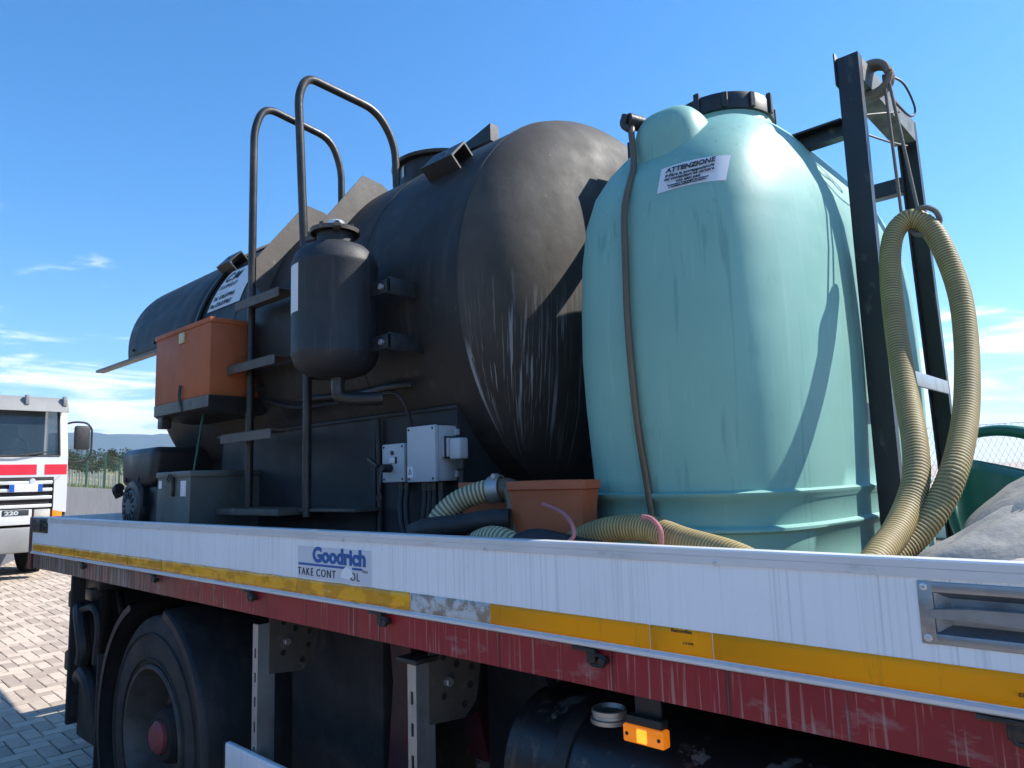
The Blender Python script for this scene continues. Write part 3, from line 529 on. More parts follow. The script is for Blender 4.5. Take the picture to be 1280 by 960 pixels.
# side beams
b = MB(); b.prism([(Y0 + .012, 1.181), (Y0 + .012, 1.262), (Y0 + .075, 1.262), (Y0 + .075, 1.256), (Y0 + .018, 1.256), (Y0 + .018, 1.187), (Y0 + .075, 1.187), (Y0 + .075, 1.181)], 0, XR, XF); sb = b.build('side_beam', 'red', T)
MB().box(XR, XF, Y1 - .075, Y1 - .012, 1.181, 1.261).build('far_side_beam', 'red', T)
MB().box(XR + .001, XR + .05, Y0 + .08, Y1 - .08, 1.17, 1.26).build('rear_beam', 'red_old', T)
# drop-side hinges
for x in (-.223, -.992, -1.75, -2.523, -3.4, -4.35, .55, 1.3):
    h = MB(); h.box(x - .05, x + .012, Y0 - .008, Y0 + .012, 1.259, 1.2665, .0015); h.box(x - .012, x + .012, Y0 - .006, Y0 + .006, 1.236, 1.262, .002)
    for s in range(2): pass
    ring = fillet([(x - .004, Y0 - .003, 1.252), (x - .004, Y0 - .003, 1.232), (x + .034, Y0 - .003, 1.232), (x + .034, Y0 - .003, 1.254), (x + .008, Y0 - .003, 1.254)], .012)
    h.sweep(ring, .0042, 8, 0); hg = h.build('hinge', 'iron', T)
    MB().cyl((x + .03, Y0 - .012, 1.243), (x + .03, Y0 + .014, 1.243), .009, 12, .002).build('pin', 'iron', hg)
# cross members and chassis
for x in (-5.0, -4.45, -3.95, -3.1, -2.4, -1.7, -.9, -.1, .7, 1.5):
    MB().box(x - .035, x + .035, Y0 + .08, Y1 - .08, 1.175, 1.2615).build('cross_member', 'red_old', T)
for y in (2.13, 2.97): MB().box(-5.1, 3.4, y - .04, y + .04, .90, 1.174, .006).build('chassis_rail', 'grime', T)
for x, m in ((-2.05, 'red_old'), (-4.5, 'grime'), (.4, 'grime')):
    MB().prism([(1.75, 1.17), (1.95, 1.17), (2.10, .92), (2.10, .62), (1.98, .60), (1.90, .9), (1.78, 1.02)], 0, x - .05, x + .05).build('gusset', m, T)
MB().prism([(1.72, 1.174), (2.09, 1.174), (2.09, .92), (1.98, .95)], 0, -1.62, -1.54).build('gusset', 'red_old', T)
# wheels
def wheel(cx, y, cz, R, side, dual=True):
    """outer face at y, looking towards side (-1 = near side)"""
    w = .285; s = -side
    def prof(t0): return [(t0 + .045, .30), (t0 + .012, .318), (t0 + .002, .36), (t0, .42), (t0 + .010, .475), (t0 + .022, R - .022), (t0 + .034, R - .006), (t0 + .05, R), (t0 + w / 2 - .055, R), (t0 + w / 2 - .053, R - .012), (t0 + w / 2 - .043, R - .012), (t0 + w / 2 - .041, R), (t0 + w / 2 + .041, R), (t0 + w / 2 + .043, R - .012), (t0 + w / 2 + .053, R - .012), (t0 + w / 2 + .055, R), (t0 + w - .05, R), (t0 + w - .034, R - .006), (t0 + w - .022, R - .022), (t0 + w - .010, .475), (t0 + w, .42), (t0 + w - .002, .36), (t0 + w - .012, .318), (t0 + w - .045, .30)]
    b = MB()
    for q in range(2 if dual else 1): b.lathe(prof(q * .33), (0, s, 0), (cx, y, cz), 72)
    # raised sidewall lettering ribs
    wh = b.build('wheel', 'tyre', T, 28)
    for rr in (.345, .455): MB().lathe([(0.001, rr - .004), (-.003, rr - .002), (-.003, rr + .002), (.004, rr + .004)], (0, s, 0), (cx, y, cz), 64).build('sidewall_ring', 'tyre', wh)
    r = MB(); r.lathe([(.044, .302), (.006, .318), (-.004, .312), (-.002, .300), (.03, .286), (.06, .279), (.12, .262), (.165, .245), (.18, .20), (.176, .15), (.176, .118)], (0, s, 0), (cx, y, cz), 64); r.build('rim', 'rim', wh)
    hb = MB(); hb.lathe([(.19, .14), (.10, .128), (.07, .12), (.05, .105), (.045, .075), (.06, .07)], (0, s, 0), (cx, y, cz), 32); hb.build('hub', 'grime', wh)
    MB().lathe([(.058, .074), (.030, .07), (.012, .052), (.008, .03), (.008, 0)], (0, s, 0), (cx, y, cz), 28).build('hub_cap', 'hub', wh)
    for k in range(10):
        a = 2 * PI * k / 10 + .2; p = Vector((cx + math.cos(a) * .1675, y, cz + math.sin(a) * .1675)); MB().cyl(p + Vector((0, s * .178, 0)), p + Vector((0, s * .135, 0)), .014, 6, .002).build('wheel_nut', 'rim', wh)
    return wh
WX, WZ = -3.52, .532
wheel(WX, 1.36, WZ, .530, -1); wheel(WX, 3.81, WZ, .530, 1); wheel(2.9, 1.42, WZ, .530, -1, False); wheel(2.9, 3.75, WZ, .530, 1, False)
MB().cyl((WX, 1.9, WZ), (WX, 3.3, WZ), .09, 16).build('axle', 'grime', T)
MB().lathe([(-.2, .0), (-.19, .12), (-.1, .2), (.1, .2), (.19, .12), (.2, 0)], (0, 1, 0), (WX, 2.58, WZ), 24).build('differential', 'grime', T)
# mudguards
def mudguard(y0, y1, a0, a1, R, n=30):
    vs = []; fs = []
    for i in range(n + 1):
        a = a0 + (a1 - a0) * i / n
        for y, r in ((y0, R - .035), (y0, R - .004), (y0 + .006, R), (y0 + .02, R + .004), (y1, R + .004), (y1, R - .004), (y0 + .02, R - .004), (y0 + .008, R - .006)): vs.append((WX + math.cos(a) * r, y, WZ + math.sin(a) * r))
    for i in range(n):
        for k in range(8): k2 = (k + 1) % 8; fs.append([i * 8 + k, i * 8 + k2, (i + 1) * 8 + k2, (i + 1) * 8 + k])
    return MB().add(vs, fs)
mudguard(1.335, 2.0, math.radians(-28), math.radians(74), .600).build('mudguard', 'rubber', T)
mudguard(1.335, 2.0, math.radians(112), math.radians(208), .615).build('mudguard', 'rubber', T)
mudguard(3.2, 3.85, math.radians(-28), math.radians(208), .60).build('mudguard', 'rubber', T)
b = MB(); b.box(-3.02, -3.0, 1.36, 1.98, .22, .62, .004); b.build('mud_flap', 'rubber', T)
MB().box(-4.24, -4.222, 1.36, 1.98, .16, .80, .004).build('mud_flap', 'rubber', T)
# rear lamp carrier, underrun bar and hoses
rl = MB(); rl.box(-4.72, -4.68, 1.36, 2.6, .36, 1.168, .01); rl = rl.build('lamp_carrier', 'grime', T)  # plate extended inboard past the lamps to cover the sunlit gap behind
MB().box(-4.86, -4.69, 1.39, 1.56, .97, 1.07, .014).build('tail_lamp', 'rubber', rl); MB().box(-4.88, -4.68, 1.39, 1.60, .62, .73, .014).build('tail_lamp', 'rubber', rl)
MB().sweep([(-4.68, 1.40, .99), (-4.6, 1.38, .96), (-4.5, 1.36, .90), (-4.45, 1.36, .80), (-4.5, 1.37, .72)], .035, 10, 6).build('brake_chamber', 'rubber', rl)
MB().sweep([(-4.62, 1.39, .98), (-4.35, 1.37, 1.02), (-4.27, 1.37, .93), (-4.30, 1.37, .74)], .018, 8, 6).build('air_hose', 'rubber', rl)
MB().sweep([(-4.62, 1.40, .62), (-4.5, 1.38, .66), (-4.36, 1.37, .62), (-4.3, 1.38, .45)], .04, 10, 6).build('air_hose', 'rubber', rl)
MB().box(-4.78, -4.66, 1.38, 3.8, .40, .52, .012).build('underrun_bar', 'grime', T)
MB().box(-4.66, -4.34, 1.40, 1.46, .30, .62, .02).build('reflector_box', 'rubber', T)
MB().cyl((-4.66, 1.5, .52), (-4.56, 1.5, 1.17), .03, 10).build('strut', 'grime', T); MB().cyl((-4.3, 1.5, .98), (-4.72, 1.6, 1.12), .02, 10).build('strut', 'iron', T)
MB().box(-4.60, -4.38, 1.40, 1.52, 1.10, 1.17, .006).build('bracket', 'iron', T); MB().box(-4.50, -4.40, 1.37, 1.45, 1.05, 1.11, .006).build('bracket', 'iron', T)
# side guard: slotted hangers, perforated plates, rail
for x in (-2.565, -1.668):
    sg = MB()
    for y, w in ((1.35, .0),): pass
    zt, zb = 1.135, .56
    sl_ = [(zb + .03 + k * .085, zb + .065 + k * .085) for k in range(6)]
    sg.box(x - .019, x - .006, 1.352, 1.357, zb, zt); sg.box(x + .006, x + .019, 1.352, 1.357, zb, zt); pz = zb
    for a, c in sl_: sg.box(x - .006, x + .006, 1.3522, 1.3568, pz, a); pz = c
    sg.box(x - .006, x + .006, 1.3522, 1.3568, pz, zt)
    sg.box(x + .0145, x + .0188, 1.357, 1.42, zb, zt); so_ = sg.build('guard_hanger', 'galv', T)
    # bent plate with rows of holes
    b = bmesh.new(); y0, y1, z0, z1 = 1.40, 1.60, .96, 1.175
    pl = MB(); outl = [(1.395, 1.175), (1.62, 1.175), (1.58, .98), (1.53, .94), (1.395, .955)]
    b.free(); pl.prism(outl, 0, x + .020, x + .025); gp = pl.build('hanger_plate', 'dusty', T)
    for (yy, zz) in ((1.45, 1.13), (1.50, 1.10), (1.545, 1.13), (1.56, 1.08), (1.45, 1.02), (1.555, 1.03), (1.53, .98)):
        MB().lathe([(0, .0), (.0006, .011), (.002, .0105)], (1, 0, 0), (x + .0252, yy, zz), 12).build('bolt_hole', 'grime', gp)
    MB().cyl((x + .025, 1.46, 1.06), (x + .045, 1.46, 1.06), .014, 6, .002).build('bolt', 'galv', gp)
MB().box(-1.72, -1.63, 1.335, 1.42, 1.128, 1.142, .003).build('guard_clip', 'iron', T)
gr = MB().box(-2.735, -.75, 1.325, 1.35, .585, .697, .008, 3).build('side_guard_rail', 'alu', T)
MB().box(-2.741, -2.7355, 1.323, 1.352, .583, .699, .003).build('end_cap', 'rubber', gr)
# fuel tank
def rrect(y0, y1, z0, z1, r, n=8):
    P = []
    for cy, cz, a in ((y1 - r, z1 - r, 0), (y0 + r, z1 - r, 90), (y0 + r, z0 + r, 180), (y1 - r, z0 + r, 270)):
        for k in range(n + 1): t = math.radians(a + 90 * k / n); P.append((cy + r * math.cos(t), cz + r * math.sin(t)))
    return P
def loft(secs):
    """secs: list of (x, outline of (y, z))"""
    n = len(secs[0][1]); vs = []; fs = []
    for x, P in secs: vs += [(x, y, z) for y, z in P]
    for i in range(len(secs) - 1):
        for k in range(n): k2 = (k + 1) % n; fs.append([i * n + k, i * n + k2, (i + 1) * n + k2, (i + 1) * n + k])
    fs.append(list(range(n))); fs.append([(len(secs) - 1) * n + k for k in range(n)]); return MB().add(vs, fs)
FX0, FX1 = -1.36, .35
ft = loft([(FX0 + .012, rrect(1.43, 2.03, .46, 1.04, .16)), (FX0, rrect(1.42, 2.04, .45, 1.05, .17)), (FX0 - .012, rrect(1.412, 2.048, .442, 1.058, .175)), (FX0 - .010, rrect(1.408, 2.052, .438, 1.062, .178)), (FX0 + .012, rrect(1.408, 2.052, .438, 1.062, .178)), (FX0 + .02, rrect(1.415, 2.045, .445, 1.055, .172)), (FX1, rrect(1.415, 2.045, .445, 1.055, .172)), (FX1 + .02, rrect(1.43, 2.03, .46, 1.04, .16))]).build('fuel_tank', 'fuel', T)
for x in (-1.22, -.1):
    loft([(x, rrect(1.409, 2.051, .439, 1.061, .176)), (x + .045, rrect(1.409, 2.051, .439, 1.061, .176))]).build('strap', 'rubber', ft)
MB().lathe([(0, .046), (.010, .047), (.012, .041), (.018, .040), (.020, .043), (.030, .043), (.032, .038), (.022, .034), (.022, 0)], (0, 0, 1), (-1.095, 1.50, 1.045), 28).build('filler_cap', 'galv', ft)
MB().sweep([(-1.36, 1.60, 1.05), (-1.45, 1.66, 1.10), (-1.52, 1.75, 1.13), (-1.6, 1.9, 1.13)], .02, 8, 5).build('breather_hose', 'rubber', ft)
MB().box(-2.0, -1.5, 2.2, 2.6, .55, .95, .03).build('air_tank_box', 'grime', T)
MB().lathe([(0, 0), (0, .10), (.02, .13), (.6, .13), (.62, .10), (.62, 0)], (1, 0, 0), (-2.6, 1.9, .92), 24).build('air_reservoir', 'grime', T)
MB().box(-2.9, 2.1, 3.835, 3.85, .25, 1.16, .004).build('light_block_panel', 'grime', T); MB().box(-2.9, -.9, 3.2, 3.8, .42, 1.08, .06).build('light_block_box_rear', 'grime', T); MB().box(-.7, 1.3, 3.2, 3.8, .42, 1.08, .06).build('light_block_box_front', 'grime', T)  # panel and boxes added on the unseen far side to block light under the bed
MB().lathe([(0, 0), (0, .045), (2.6, .045), (2.6, 0)], (1, 0, 0), (-3.4, 2.55, .72), 16).build('drive_shaft', 'grime', T)
MB().box(-2.78, -2.16, 1.62, 2.08, .42, 1.13, .02).build('dark_gap_box', 'grime', T)  # dark box added to fill the bright gap behind the guard hangers
MB().prism([(1.60, 1.174), (1.74, 1.174), (1.71, .92), (1.66, .50), (1.58, .50), (1.62, .95)], 0, -2.10, -1.99).build('gusset', 'red_old', T)
MB().box(-5.26, -2.85, 2.03, 2.05, .88, 1.168, .003).build('gap_cover_board', 'grime', T); MB().box(-1.98, -1.42, 1.95, 2.08, .35, 1.13, .02).build('gap_filler_box', 'grime', T)  # board added to hide sunlit ground beyond; second box is a dark gap filler
# side marker lamp
mk = MB().box(-.954, -.853, 1.352, 1.380, 1.070, 1.106, .004).build('marker_lamp', 'amber', T)
MB().box(-.918, -.893, 1.349, 1.36, 1.074, 1.102, .003).build('bulb_window', 'amber_lit', mk)
MB().box(-.948, -.858, 1.356, 1.384, 1.1065, 1.125, .003).build('lamp_bracket', 'rubber', mk)
for x in (-.943, -.864): screw(mk, (x, 1.352, 1.088), (0, -1, 0), .004, 'screw', 'ink')
MB().box(-.935, -.87, 1.375, 1.385, 1.12, 1.185, .002).build('lamp_hanger', 'rubber', T)
# ------------------------------------------------------------------ black tank
TX, TY, TZ, TR = -1.86, 2.61, 2.353, .87
DK = 1.302                                                # deck surface
K = thing('steel_tank', (-3.0, 2.61, DK), 'large horizontal black steel tank on a saddle with white run marks', 'tank')
seg = 96
sh = MB().lathe([(-2.72, TR), (-1.2, TR), (0.0, TR)], (1, 0, 0), (TX, TY, TZ), seg).build('shell', 'tank', K)
def head_x(q): return .235 * max(0.0, 1 - q ** 5.0) ** .60 + .03 * (1 - q * q)
QS = [1, .9997, .9988, .997, .995, .992, .988, .982, .975, .965, .955, .94, .925, .91, .89, .87, .845, .82, .79, .76, .72, .68, .63, .58, .5, .4, .3, .2, .1, 0]
hp = [(head_x(q), TR * q) for q in QS]
hd_o = MB().lathe(hp, (1, 0, 0), (TX, TY, TZ), 144).build('head', 'tank_head', K, 50)
# water runs straight down the dished end: trace each point along the steepest line to mid height
eq = [0.0]
for k in range(1, 400):
    q0, q1 = 1 - (k - 1) / 399, 1 - k / 399; eq.append(eq[-1] + math.hypot(head_x(q1) - head_x(q0), TR * (q1 - q0)))
def drip(y, z):
    for _ in range(70):
        if abs(z) < .006: break
        r = math.hypot(y, z); q = max(.02, min(r / TR, .9985)); g = (head_x(min(q + 2e-4, 1)) - head_x(q - 2e-4)) / 4e-4 / TR   # dx/dr
        n = Vector((1, -g * y / max(r, 1e-4), -g * z / max(r, 1e-4))).normalized(); t = Vector((0, 0, 1)) - n * n.z; t.normalize()
        st_ = min(.02, abs(z)) * (1 if z < 0 else -1); y += t.y * st_; z += t.z * st_
    k = int((1 - min(1, abs(y) / TR)) * 399); return eq[k] * (1 if y < 0 else -1)
me = hd_o.data; dv = []
off = ORG[hd_o.name]
for v in me.vertices:
    w = v.co + off; y, z = w.y - TY, w.z - TZ; dv += [drip(y, z) if (y < .5 and z < .35) else 0.0, 0.0, w.z]
me.attributes.new('drip', 'FLOAT_VECTOR', 'POINT').data.foreach_set('vector', dv)
MB().lathe([(0, TR)] + [(-.24 * math.sin(a), TR * math.cos(a)) for a in [PI / 2 * k / 10 for k in range(1, 11)]], (1, 0, 0), (TX - 2.72, TY, TZ), seg).build('head', 'tank', K)
def ring(x, w=.008, h=.0035): return MB().lathe([(-w, TR - .001), (-w * .5, TR + h), (w * .5, TR + h), (w, TR - .001)], (1, 0, 0), (x, TY, TZ), seg)
for x in (TX - .004, TX - .62, TX - 1.75): ring(x).build('weld_seam', 'tank', sh)
# saddle
sd = MB().prism([(-1.985, DK), (-1.985, 1.916), (-3.90, 1.914), (-3.97, DK)], 1, 1.852, 3.365).build('saddle', 'saddle', K)
MB().box(-1.992, -1.984, 1.842, 3.37, DK, 1.92, .002).build('end_plate', 'saddle', sd); MB().box(-3.96, -1.992, 1.842, 1.8515, 1.906, 1.92, .002).build('edge_strip', 'saddle', sd)
MB().box(-2.52, -2.50, 1.845, 1.8515, DK, 1.905, .001).build('edge_strip', 'saddle', sd)
# hood over the rear end
RH = TR + .012; vs = []; fs = []; NA = 40; NX = 8
for i in range(NA + 1):
    th = math.radians(8) + math.radians(164) * i / NA; xe = -5.52 + .60 * (1 - math.sin(th) ** .8)
    for k in range(NX + 1):
        x = -4.06 + (xe + 4.06) * k / NX; vs.append((x, TY - RH * math.cos(th), TZ + RH * math.sin(th)))
for i in range(NA):
    for k in range(NX): a = i * (NX + 1) + k; fs.append([a, a + 1, a + NX + 2, a + NX + 1])
hd = MB().add(vs, fs).build('hood', 'tank', K, 60); hd.modifiers.new('thick', 'SOLIDIFY').thickness = .008
zf = TZ + RH * math.sin(math.radians(8))
for sgn in (-1, 1):
    y = TY + sgn * RH * math.cos(math.radians(8)); b = MB(); b.prism([(y - .04, zf - .012), (y - .04, zf + .004), (y + .012, zf + .004), (y + .012, zf - .012)], 0, -5.55, -4.10)
    b.build('hood_flange', 'iron', hd)
for x in (-4.3, -4.65, -5.0): MB().cyl((x, TY - RH * math.cos(math.radians(13)) + .004, TZ + RH * math.sin(math.radians(13))), (x, TY - RH * math.cos(math.radians(13)) - .012, TZ + RH * math.sin(math.radians(13))), .01, 6).build('bolt', 'iron', hd)
b = MB(); b.lathe([(-.014, RH + .0005), (-.012, RH + .012), (.012, RH + .012), (.014, RH + .0005)], (1, 0, 0), (-4.06, TY, TZ), 60, math.radians(-83), math.radians(83)); b.build('hood_seam', 'iron', hd)
# lifting lugs: bent channels on the shoulder
def tank_pt(x, phi, h=0.0):                               # phi from the top towards the near side
    return Vector((x, TY - (TR + h) * math.sin(phi), TZ + (TR + h) * math.cos(phi)))
def lug(x, L, phi):
    n = Vector((0, -math.sin(phi), math.cos(phi))); t = Vector((0, -math.cos(phi), -math.sin(phi))); o = tank_pt(x, phi, -.01)
    P = [(-.055, 0), (-.055, .075), (.055, .075), (.055, 0), (.047, 0), (.047, .067), (-.047, .067), (-.047, 0)]
    vs = [o + t * a + n * h + Vector((dx, 0, 0)) for dx in (-L / 2, L / 2) for a, h in P]; m = len(P)
    fs = [[0, 1, 6, 7], [1, 2, 5, 6], [2, 3, 4, 5], [8, 15, 14, 9], [9, 14, 13, 10], [10, 13, 12, 11]] + [[i, (i + 1) % m, m + (i + 1) % m, m + i] for i in range(m)]
    lg = MB().add(vs, fs).build('lifting_lug', 'black', K); c = o + n * .0752
    MB().lathe([(0, .018), (.0012, .0175), (.0012, 0)], n, c + t * -.01, 16).build('lug_hole', 'ink', lg)
lug(-2.12, .19, math.radians(48)); lug(-4.02, .16, math.radians(48))
# manhole
mh = MB().lathe([(-.25, .255), (.085, .255), (.09, .28), (.105, .282), (.11, .275), (.125, .20), (.13, 0)], (0, 0, 1), (-2.82, 2.56, TZ + TR), 48).build('manhole', 'black', K)
MB().lathe([(.088, .285), (.094, .288), (.106, .288), (.11, .28)], (0, 0, 1), (-2.82, 2.56, TZ + TR), 48).build('manhole_rim', 'iron', mh)
b = MB(); b.prism([(-2.62, 3.335), (-2.38, 3.33), (-2.38, 3.42), (-2.48, 3.395), (-2.62, 3.365)], 1, 2.48, 2.54); b.build('hatch_clamp', 'black', mh)
b = MB(); y = 2.58 - .277; b.add([(-2.942, 2.333, 3.235), (-2.85, 2.302, 3.235), (-2.85, 2.302, 3.295), (-2.942, 2.333, 3.290)], [[0, 1, 2, 3]]); b.build('worn_sticker', 'sticker', mh)
# sign plate on the shell
sg0 = tank_pt(-3.985, math.radians(72), .006); sgu = (tank_pt(-3.985, math.radians(52), .006) - sg0).normalized()
fm = frame(sg0, (1, 0, 0), sgu); b = MB(); nu, nv = 2, 6; vs = []; fs = []
for j in range(nv + 1):
    ph = math.radians(72 - 20 * j / nv)
    for x in (-3.985, -3.60): vs.append(tank_pt(x, ph, .004))
for j in range(nv): fs.append([2 * j, 2 * j + 1, 2 * j + 3, 2 * j + 2])
sp = MB().add(vs, fs).build('sign_plate', 'white', K, 60)
def on_sign(s, size, x, ph, bold=0): 
    o = tank_pt(x, math.radians(ph), .0085); u = (tank_pt(x, math.radians(ph - 4), .0085) - o); text(s, size, frame(o, (1, 0, 0), u), 'ink', 'lettering', sp, bold=bold, shear=.2)
on_sign('C.M', .10, -3.955, 59, .0012); on_sign('E LUNGI D', .042, -3.955, 62.6, .0003); on_sign('- - - - - - - -', .03, -3.96, 65.0); on_sign('Tel. 0363/9966', .042, -3.965, 67.8, .0004); on_sign('Fax 0363/9963', .042, -3.965, 71, .0004)
# ladder
XLr, XLl, YL = -2.795, -3.312, 1.700
ld = MB(); ld.sweep(fillet([(XLl, YL, 1.50), (XLl, YL, 3.46), (XLl, YL + .055, 3.60), (XLl, 2.155, 3.555), (XLl, 2.225, 3.40), (XLl, 2.225, 3.10)], .09), .0195, 12, 0)
ld.sweep(fillet([(XLr, YL, 1.50), (XLr, YL, 2.745)], .02), .0195, 12, 0)
ld.sweep(fillet([(XLr - .012, YL - .012, 2.70), (XLr - .006, YL - .05, 3.42), (XLr, YL - .01, 3.52), (XLr, 2.09, 3.50), (XLr, 2.20, 3.36), (XLr, 2.21, 3.08)], .09), .0195, 12, 0)
ld = ld.build('ladder', 'iron', K)
for z, x0, x1 in ((1.876, -3.44, -2.955), (2.208, -3.43, -2.93), (2.512, -3.312, -2.90)):
    r = MB(); r.prism([(YL - .085, z - .028), (YL - .085, z + .012), (YL + .03, z + .012), (YL + .03, z + .006), (YL - .079, z + .006), (YL - .079, z - .028)], 0, x0, x1)
    for k in range(18): xx = x0 + .012 + k * (x1 - x0 - .02) / 18; r.box(xx, xx + .012, YL - .082, YL + .0, z + .0118, z + .0175)
    r.build('rung', 'dusty', ld)
r = MB(); r.box(-3.44, -2.86, 1.60, 1.84, 1.508, 1.535, .002)
for k in range(22): xx = -3.43 + k * .026; r.box(xx, xx + .013, 1.602, 1.75, 1.5345, 1.540)
r.box(-2.86, -2.44, 1.70, 1.84, 1.522, 1.535, .002); r.build('footplate', 'dusty', ld)
for x in (-3.312, -2.795): MB().box(x - .012, x + .012, YL, 1.80, 2.10, 2.125, .002).build('stay', 'iron', ld)
for x, dy in ((XLr + .0, 0.0), (XLl, .0)):
    P = [(YL + .01, 2.63), (YL + .01, 2.77), (1.985, 3.12), (2.105, 3.105), (2.20, 3.04), (1.93, 2.80), (1.80, 2.55)]
    MB().prism(P, 0, x - .006 + .022, x + .0 + .022).build('cheek_plate', 'dusty', ld)
# ------------------------------------------------------------------ pressure vessel
vx, vy = -2.355, 1.553
V = thing('pressure_vessel', (vx, vy, 2.03), 'small upright matt black pressure vessel with white label bolted to the tank', 'vessel')
pr = [(0, 0), (.004, .06), (.02, .115), (.05, .15), (.085, .164), (.096, .1665), (.104, .1645), (.43, .1645), (.438, .167), (.448, .165), (.485, .152), (.515, .122), (.530, .085), (.535, .072), (.575, .070), (.58, 0)]
MB().lathe(pr, (0, 0, 1), (vx, vy, 2.035), 56).build('body', 'vessel', V, 50)
fl_ = MB().lathe([(0, .095), (.016, .097), (.018, .09), (.018, 0)], (0, 0, 1), (vx, vy, 2.610), 32).build('flange', 'dusty', V)
MB().lathe([(.0, .034), (.032, .034), (.036, .030), (.036, .016), (.026, .014), (.026, 0)], (0, 0, 1), (vx + .005, vy, 2.628), 24).build('valve_cap', 'chrome', V)
for k in range(8): a = k * PI / 4 + .3; MB().cyl((vx + .08 * math.cos(a), vy + .08 * math.sin(a), 2.624), (vx + .08 * math.cos(a), vy + .08 * math.sin(a), 2.640), .009, 6, .001).build('bolt', 'iron', fl_)
for a in (200, 330): d = Vector((math.cos(math.radians(a)), math.sin(math.radians(a)), 0)); p = Vector((vx, vy, 2.608)); MB().box(-.015, .015, .085, .135, -.006, .008, .002, 1, Matrix.Translation(p) @ Matrix.Rotation(math.radians(a - 90), 4, 'Z')).build('lifting_ear', 'dusty', fl_)
MB().lathe([(.245, .1652), (.43, .1652)], (0, 0, 1), (vx, vy, 2.035), 10, math.radians(-130), math.radians(-88)).build('label', 'white', V)
for z in (2.15, 2.36):
    MB().box(vx + .13, vx + .27, vy + .05, vy + .06, z - .025, z + .03, .002).build('strap', 'black', V); MB().box(vx + .262, vx + .27, vy + .05, vy + .24, z - .03, z + .035, .002).build('bracket', 'black', V)
    MB().cyl((vx + .235, vy + .05, z), (vx + .235, vy + .036, z), .012, 6, .001).build('bolt', 'galv', V)
MB().sweep([(vx + .02, vy, 2.04), (vx + .02, vy, 1.99), (vx + .03, vy + .01, 1.965), (vx + .09, vy + .06, 1.955), (vx + .14, vy + .12, 1.955)], .026, 12, 5).build('outlet_elbow', 'iron', V)
# pipework and cable under the vessel
pk = MB().sweep([(-3.0, 1.80, 2.035), (-2.75, 1.79, 2.02), (-2.5, 1.78, 2.01), (-2.33, 1.775, 2.015), (-2.15, 1.77, 2.01)], .013, 10, 5).build('air_pipe', 'iron'); tag(pk, 'thin dark steel air pipe running under the pressure vessel', 'pipe')
pk = MB().sweep([(-3.35, 1.785, 2.07), (-3.05, 1.775, 2.0), (-2.75, 1.77, 1.985), (-2.45, 1.765, 1.985), (-2.28, 1.77, 1.99), (-2.23, 1.79, 1.94), (-2.225, 1.83, 1.82)], .008, 8, 6).build('cable', 'rubber'); tag(pk, 'black cable sagging from the orange box along the tank belly', 'cable')
# ------------------------------------------------------------------ orange box on tray
ox0, ox1, oy0, oy1 = -4.045, -3.385, 1.53, 1.80
OB = thing('orange_box', (-3.72, 1.65, 2.07), 'orange steel box on a dark tray beside the ladder', 'box')
ob = MB().box(ox0, ox1, oy0, oy1, 2.078, 2.455, .006).build('body', 'orange', OB)
MB().box(ox0 - .006, ox1 + .006, oy0 - .006, oy1, 2.437, 2.462, .003).build('lid', 'orange', OB)
MB().box(-3.73, -3.67, oy0 - .0095, oy0, 2.375, 2.43, .002).build('tape_patch', 'hose_p', OB)
MB().sweep(fillet([(-3.69, oy0 - .012, 2.155), (-3.69, oy0 - .016, 2.10), (-3.675, oy0 - .018, 2.06), (-3.66, oy0 - .012, 2.02)], .02), .008, 8, 0).build('hook_latch', 'iron', OB)
MB().prism([(oy0 + .01, 2.008), (oy0 - .012, 2.022), (oy0 - .012, 2.077), (1.80, 2.077), (1.80, 1.99), (1.72, 1.985)], 0, ox0 + .03, ox1 + .02).build('tray', 'iron', OB)
MB().box(ox0 + .05, ox0 + .11, oy0 + .0, oy0 + .05, 1.955, 2.02, .003).build('tray_foot', 'iron', OB)
MB().cyl((ox0 + .25, oy0 + .1, 2.46), (ox0 + .25, oy0 + .1, 2.478), .02, 12, .003).build('knob', 'lid', OB); MB().sweep([(ox1 - .2, oy0 + .06, 2.46), (ox1 - .17, oy0 + .06, 2.485), (ox1 - .08, oy0 + .06, 2.485), (ox1 - .05, oy0 + .06, 2.46)], .007, 8, 5).build('lid_handle', 'iron', OB)
rd = MB().cyl((-3.60, 1.56, 1.725), (-3.60, 1.60, 2.005), .0065, 8).build('support_rod', 'post_green'); tag(rd, 'thin green rod standing between metal chest and orange box tray', 'rod')
# ------------------------------------------------------------------ metal chest
CH = thing('metal_chest', (-3.69, 1.62, DK), 'grey-green galvanised metal chest beside the ladder foot', 'chest')
MB().prism([(-3.91, DK), (-3.885, 1.70), (-3.495, 1.70), (-3.505, DK)], 1, 1.50, 1.86).build('body', 'chest', CH)
MB().box(-3.895, -3.485, 1.492, 1.87, 1.692, 1.722, .004).build('lid', 'chest', CH)
ha = MB().box(-3.70, -3.675, 1.486, 1.4995, 1.60, 1.70, .003).build('hasp', 'iron', CH); MB().sweep(fillet([(-3.70, 1.482, 1.71), (-3.715, 1.476, 1.68), (-3.69, 1.476, 1.67), (-3.68, 1.482, 1.71)], .01), .004, 6, 0).build('hook', 'iron', ha)
MB().box(-3.605, -3.545, 1.4985, 1.4998, 1.60, 1.675).build('label', 'white', CH); MB().box(-3.87, -3.835, 1.4985, 1.4998, 1.64, 1.68).build('label', 'white', CH)
